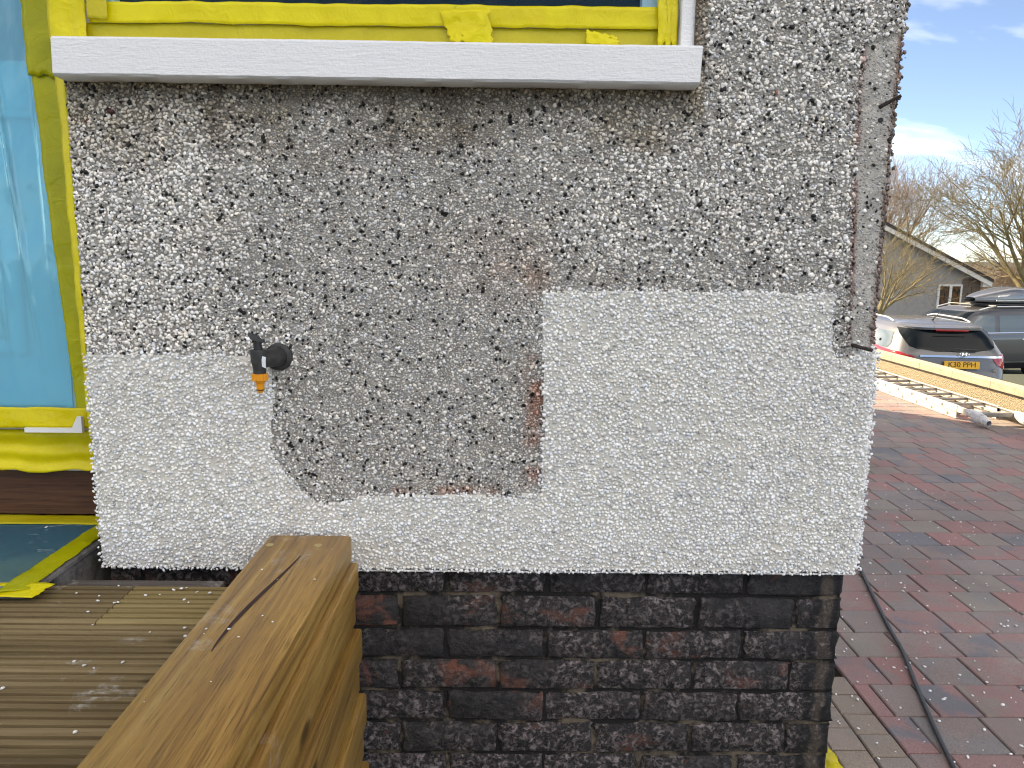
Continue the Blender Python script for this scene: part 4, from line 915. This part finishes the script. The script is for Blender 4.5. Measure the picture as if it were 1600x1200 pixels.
def suv():
    c = empty('sport_utility_car', (13.65, 19.38, -1.43), R(-256), label='dark grey sport utility car carrying a roof box', cat='car')
    S_ = Car([(.26, .84, .18, 4.60, 6), (.40, .92, .03, 4.76, 7), (.60, .945, .0, 4.80, 7), (.85, .95, .03, 4.74, 7), (1.00, .945, .06, 4.60, 7), (1.10, .925, .09, 4.20, 7), (1.16, .90, .13, 3.75, 7),
              (1.24, .86, .18, 3.50, 6), (1.40, .80, .30, 3.22, 6), (1.55, .735, .42, 2.98, 5.5), (1.64, .67, .50, 2.78, 5), (1.69, .58, .65, 2.55, 5), (1.715, .40, .95, 2.25, 4.5), (1.72, .12, 1.4, 1.9, 4)])
    S_.body('paint_dark', c)
    for sg in (-1, 1):
        S_.patch('side', [(1.14, 2.40, 3.34), (1.24, 2.38, 3.10), (1.52, 2.30, 2.72)], 'front_door_window', 'side_glass', c, .006, 12, 8, sg)
        S_.patch('side', [(1.14, 1.45, 2.28), (1.52, 1.42, 2.18)], 'rear_door_window', 'side_glass', c, .006, 12, 8, sg)
        S_.patch('side', [(1.14, .62, 1.32), (1.48, .78, 1.30)], 'quarter_window', 'side_glass', c, .006, 10, 8, sg)
        S_.patch('side', [(1.115, .5, 3.45), (1.138, .5, 3.45)], 'window_trim', 'chrome', c, .012, 20, 2, sg)
        S_.patch('side', [(.42, .9, 3.9), (.46, .9, 3.9)], 'sill_trim', 'chrome', c, .012, 20, 2, sg); S_.patch('side', [(.27, .9, 3.9), (.40, .9, 3.9)], 'sill_panel', 'trim', c, .006, 20, 3, sg)
        for y in (2.52, 1.52):
            p = S_.side(y, .97, sg); MB().tube([(p.x + sg * .004, y - .10, .97), (p.x + sg * .03, y - .08, .975), (p.x + sg * .03, y + .08, .975), (p.x + sg * .004, y + .10, .97)], .013, 8).build('door_handle', 'chrome', c, smooth=True)
        MB().tube([(sg * .90, 3.28, 1.17), (sg * .98, 3.24, 1.22), (sg * 1.06, 3.20, 1.24), (sg * 1.10, 3.18, 1.24)], [.03, .07, .08, .05], 12).build('wing_mirror', 'trim', c, smooth=True)
        rp = [(sg * (.66 - .01 * t), .70 + 1.95 * t, 1.655 + .07 * min(1, 6 * min(t, 1 - t))) for t in np.linspace(0, 1, 16)]
        MB().tube(rp, .017, 8).build('roof_rail', 'rail', c, smooth=True)
    S_.patch('front', [(1.20, -.74, .74), (1.60, -.60, .60)], 'windscreen', 'car_glass', c, .006, 18, 8)
    S_.patch('rear', [(1.14, -.70, .70), (1.54, -.60, .60)], 'rear_window', 'car_glass', c, .006, 18, 8)
    for sg in (-1, 1): S_.patch('front', [(.84, sg * .52, sg * .86), (.98, sg * .50, sg * .80)], 'head_lamp', 'clear_lens', c, .008, 10, 5)
    for x in (-.84, .84):
        for y in (1.0, 3.85): wheel(c, x, y, .37)
    for y in (1.15, 2.25): MB().tube([(-.72, y, 1.742), (.72, y, 1.742)], .02, 8).build('roof_bar', 'trim', c, smooth=True)
    return c, S_
suv_c, _ = suv()
M['box_shell'] = paint('roof_box_shell', (.13, .14, .16), .2, .3)
rb = empty('roof_box', suv_c.location.copy() + Vector((0, 0, 1.765)), R(-256), label='dark streamlined roof box on top of the sport utility car', cat='roof box')
def rbx(u, v):
    a = u * 2 * math.pi; t = v; y = .25 + t * 2.20; taper = (math.sin(math.pi * min(.985, max(.015, t))) ** .32); nose = 1 - .45 * max(0, t - .55) / .45
    x = -.12 + .43 * taper * math.copysign(abs(math.cos(a)) ** .55, math.cos(a)); zz_ = math.sin(a)
    return (x, y, .10 + (.31 * taper * nose * abs(zz_) ** .6 if zz_ > 0 else -.085 * taper * abs(zz_) ** .4))
MB().grid(rbx, 36, 24).build('shell', 'box_shell', rb, smooth='all', fix=True)
for sg in (-1,):
    MB().box(-.12 - .445, -.12 - .425, .6, 2.1, .085, .105).build('seam_strip', 'rail', rb, bevel=.003)
MB().prism([(1.8, .20), (2.05, .185), (2.04, .215), (1.72, .24)], 0, -.563, -.545).build('side_mark', 'upvc', rb)
MB().box(-.50, .26, .5, 2.2, -.02, .022).build('base', 'trim', rb, bevel=.01)

# ================================================================== neighbouring house
nb = empty('bungalow', (0, 0, 0), label='grey roughcast bungalow gable with white framed window beyond the cars', cat='house')
HY = 30.0; HX0, HX1, GZ = 6.1, 18.5, -1.72
k = NT('grey_roughcast'); g = k.noise(6, 6, .65); k.set(k.ramp(g, [(.3, (.33, .325, .325)), (.7, (.43, .425, .42))]), .95, 0, .1); k.bump(k.noise(30, 4), .6, .02); M['far_wall'] = k.m
ap = (HX0 + HX1) / 2; pitch = .486; ze = .68; za = ze + (HX1 - ap) * pitch
MB().prism([(HX0, GZ), (HX1, GZ), (HX1, ze), (ap, za), (HX0, ze)], 1, HY, HY + 9).build('wall', 'far_wall', nb)
k = NT('far_stone'); k.set(k.ramp(k.n('ShaderNodeObjectInfo').outputs['Random'], [(0, (.13, .10, .08)), (.4, (.20, .16, .125)), (.7, (.16, .13, .115)), (1, (.24, .19, .15))]), .9, 0, .1); M['far_stone'] = k.m
sc_ = {}
zrow = GZ; q = 0
while zrow < ze - .02:
    hh = [.20, .15, .24, .17][q % 4]; xx = 17.78 + (.0 if q % 2 else 0); q += 1
    cuts = sorted(random.sample([.22, .36, .5, .58], 1)); xs_ = [17.80, 17.80 + cuts[0], 18.515]
    for a, b in zip(xs_[:-1], xs_[1:]):
        zt = min(zrow + hh, ze + .01)
        if zt - zrow > .04: MB().box(a + .008, b - .008, HY - .04 - random.uniform(0, .02), HY + .01, zrow + .008, zt - .008).build('stone', 'far_stone', nb)
    zrow += hh
rt = MB()
for sg, xe in ((1, HX1), (-1, HX0)):
    xo = xe + sg * .35; zo = ze - .35 * pitch
    rt.prism([(xo, zo + .05), (ap, za + .05), (ap, za + .17), (xo, zo + .17)], 1, HY - .28, HY + 9.3)
rt.build('roof', simple('dark_tiles', (.05, .045, .045), .8, nscale=5), nb)
bb = MB()
for sg, xe in ((1, HX1), (-1, HX0)):
    xo = xe + sg * .33; zo = ze - .33 * pitch
    bb.prism([(xo, zo - .14), (ap, za - .14), (ap, za + .048), (xo, zo + .048)], 1, HY - .25, HY - .21)
    bb.box(min(xe, xo), max(xe, xo), HY - .20, HY - .002, zo - .14, zo + .0)
bb.build('bargeboard', 'upvc', nb)
nw = empty('window'); nw.parent = nb
wx0, wx1, wz0, wz1 = 16.86, 17.82, -.63, .46
ring(wx0, wx1, wz0, wz1, .075, HY - .05, HY + .04).box((wx0 + wx1) / 2 - .03, (wx0 + wx1) / 2 + .07, HY - .05, HY + .04, wz0 + .075, wz1 - .075).build('frame', 'upvc', nw)
k = NT('far_pane'); k.set(k.ramp(k.noise(2.5, 4, .6, .5, k.pos((3, 1, 1))), [(.4, (.02, .022, .024)), (.52, (.16, .075, .03)), (.62, (.03, .03, .03)), (.72, (.20, .21, .2))]), .05, 0, .6); M['far_pane'] = k.m
for a, b in ((wx0 + .075, (wx0 + wx1) / 2 - .03), ((wx0 + wx1) / 2 + .07, wx1 - .075)): MB().box(a, b, HY - .02, HY + .01, wz0 + .075, wz1 - .075).build('pane', 'far_pane', nw)
MB().box(wx0 - .06, wx1 + .06, HY - .10, HY - .001, wz0 - .07, wz0 - .002).build('sill', 'far_wall', nw)
MB().box(15.05, 15.13, HY - .08, HY - .001, -.05, .28).box(14.98, 15.12, HY - .12, HY - .081, -.09, .02).build('wall_lamp', 'upvc', nb)
# a low wall and pavement edge beyond the estate car
tag(MB().box(5.2, 40, 25.2, 25.4, -1.75, -1.05).build('street_wall', 'roughcast'), 'low cream wall in front of the grey bungalow', 'garden wall')

# ================================================================== bare trees
k = NT('bark'); g = k.noise(5, 5, .7); k.set(k.ramp(g, [(.3, (.14, .115, .065)), (.55, (.25, .21, .12)), (.75, (.32, .29, .18))]), .9, 0, .15); k.bump(k.noise(40, 4), .6, .01); M['bark'] = k.m
k = NT('red_bark'); g = k.noise(5, 5, .7); k.set(k.ramp(g, [(.3, (.24, .17, .12)), (.7, (.38, .30, .22))]), .9, 0, .15); M['bark_red'] = k.m
def bare_tree(name, base, height, rad, label, seed, mat='bark', lens=(.30, .50, .34, .22, .14, .08), spread=.5, lean=(0, 0), kids=(8, 7, 6, 5, 4), group='bare trees beyond the drive', minr=.006, up=.05, first=.35):
    rnd = random.Random(seed); t = empty(name, base, label=label, cat='tree', group=group); tr, br = MB(), MB(); levels = len(lens) - 1
    def grow(p, d, L, r_, lev, mb):
        n = 5 if lev <= 1 else 3; pts_, rs = [p.copy()], [r_]; q = p.copy(); dd = d.copy()
        for i in range(n):
            dd = (dd + Vector((rnd.gauss(0, 1), rnd.gauss(0, 1), rnd.gauss(0, 1))) * (.05 + .035 * lev) + Vector((0, 0, up if lev else .0))).normalized()
            q = q + dd * (L / n); pts_.append(q.copy()); rs.append(max(minr * .7, r_ * (1 - (.35 if lev == 0 else .70) * (i + 1) / n)))
        mb.tube(pts_, rs, 8 if lev == 0 else (6 if lev < 2 else 3), False)
        if lev >= levels: return
        for c in range(kids[lev]):
            f = rnd.uniform(first if lev == 0 else .18, 1.0); fi = f * n; i = min(int(fi), n - 1); pp = pts_[i].lerp(pts_[i + 1], fi - i)
            ax = (pts_[i + 1] - pts_[i]).normalized(); pr = ax.orthogonal().normalized(); pr.rotate(Matrix.Rotation(c * 2.4 + rnd.uniform(-.5, .5), 3, ax))
            a_ = rnd.gauss(spread + (.12 if lev == 0 else 0), .12); nd = (ax * math.cos(a_) + pr * math.sin(a_)).normalized()
            grow(pp, nd, height * lens[lev + 1] * rnd.uniform(.65, 1.15) * (1.1 - .45 * f), max(minr, rs[i] * (rnd.uniform(.5, .75) if lev == 0 else rnd.uniform(.42, .62))), lev + 1, br)
    grow(Vector((0, 0, -.1)), Vector((lean[0], lean[1], 1)).normalized(), height * lens[0] + .1, rad, 0, tr)
    k_ = height / max(v[2] for v in br.v)
    for mb in (tr, br): mb.v = [(x * k_, y * k_, z * k_) for x, y, z in mb.v]
    tr.build('trunk', mat, t, smooth='all', fix=False); br.build('crown', mat, t, smooth='all', fix=False); return t
bare_tree('bare_tree', (11.25, 23.4, -1.62), 4.6, .10, 'small bare tree in front of the grey gable beside the wall corner', 3, 'bark', (.36, .55, .34, .22, .13, .08), .55, (.04, 0), (7, 5, 4, 3, 3), minr=.005, first=.5)
bare_tree('bare_tree', (21.4, 43.0, -1.75), 9.3, .20, 'pale bare tree rising behind the bungalow roof', 11, 'bark_red', (.34, .48, .32, .20, .13, .08), .50, (0, 0), (11, 7, 5, 4, 3), minr=.007)
bare_tree('bare_tree', (17.0, 25.0, -1.6), 8.2, .24, 'large bare tree with sunlit branches at the right edge', 24, 'bark', (.30, .55, .36, .22, .13, .08), .56, (0, 0), (10, 7, 5, 4, 3), minr=.0062, up=.03)
for i, (x, y, h_, lab) in enumerate(((21.3, 36.0, 3.4, 'brown twiggy shrub behind the bungalow eave and roof box'), (24.6, 37.5, 4.0, 'brown twiggy shrub at the right edge under the large tree'))):
    bare_tree('bare_shrub', (x, y, -1.75), h_, .07, lab, 40 + i, 'bark_red', (.22, .7, .4, .25, .15), .6, (0, 0), (13, 8, 6, 4), 'bare shrubs beyond the roof box', .009, .03, .2)
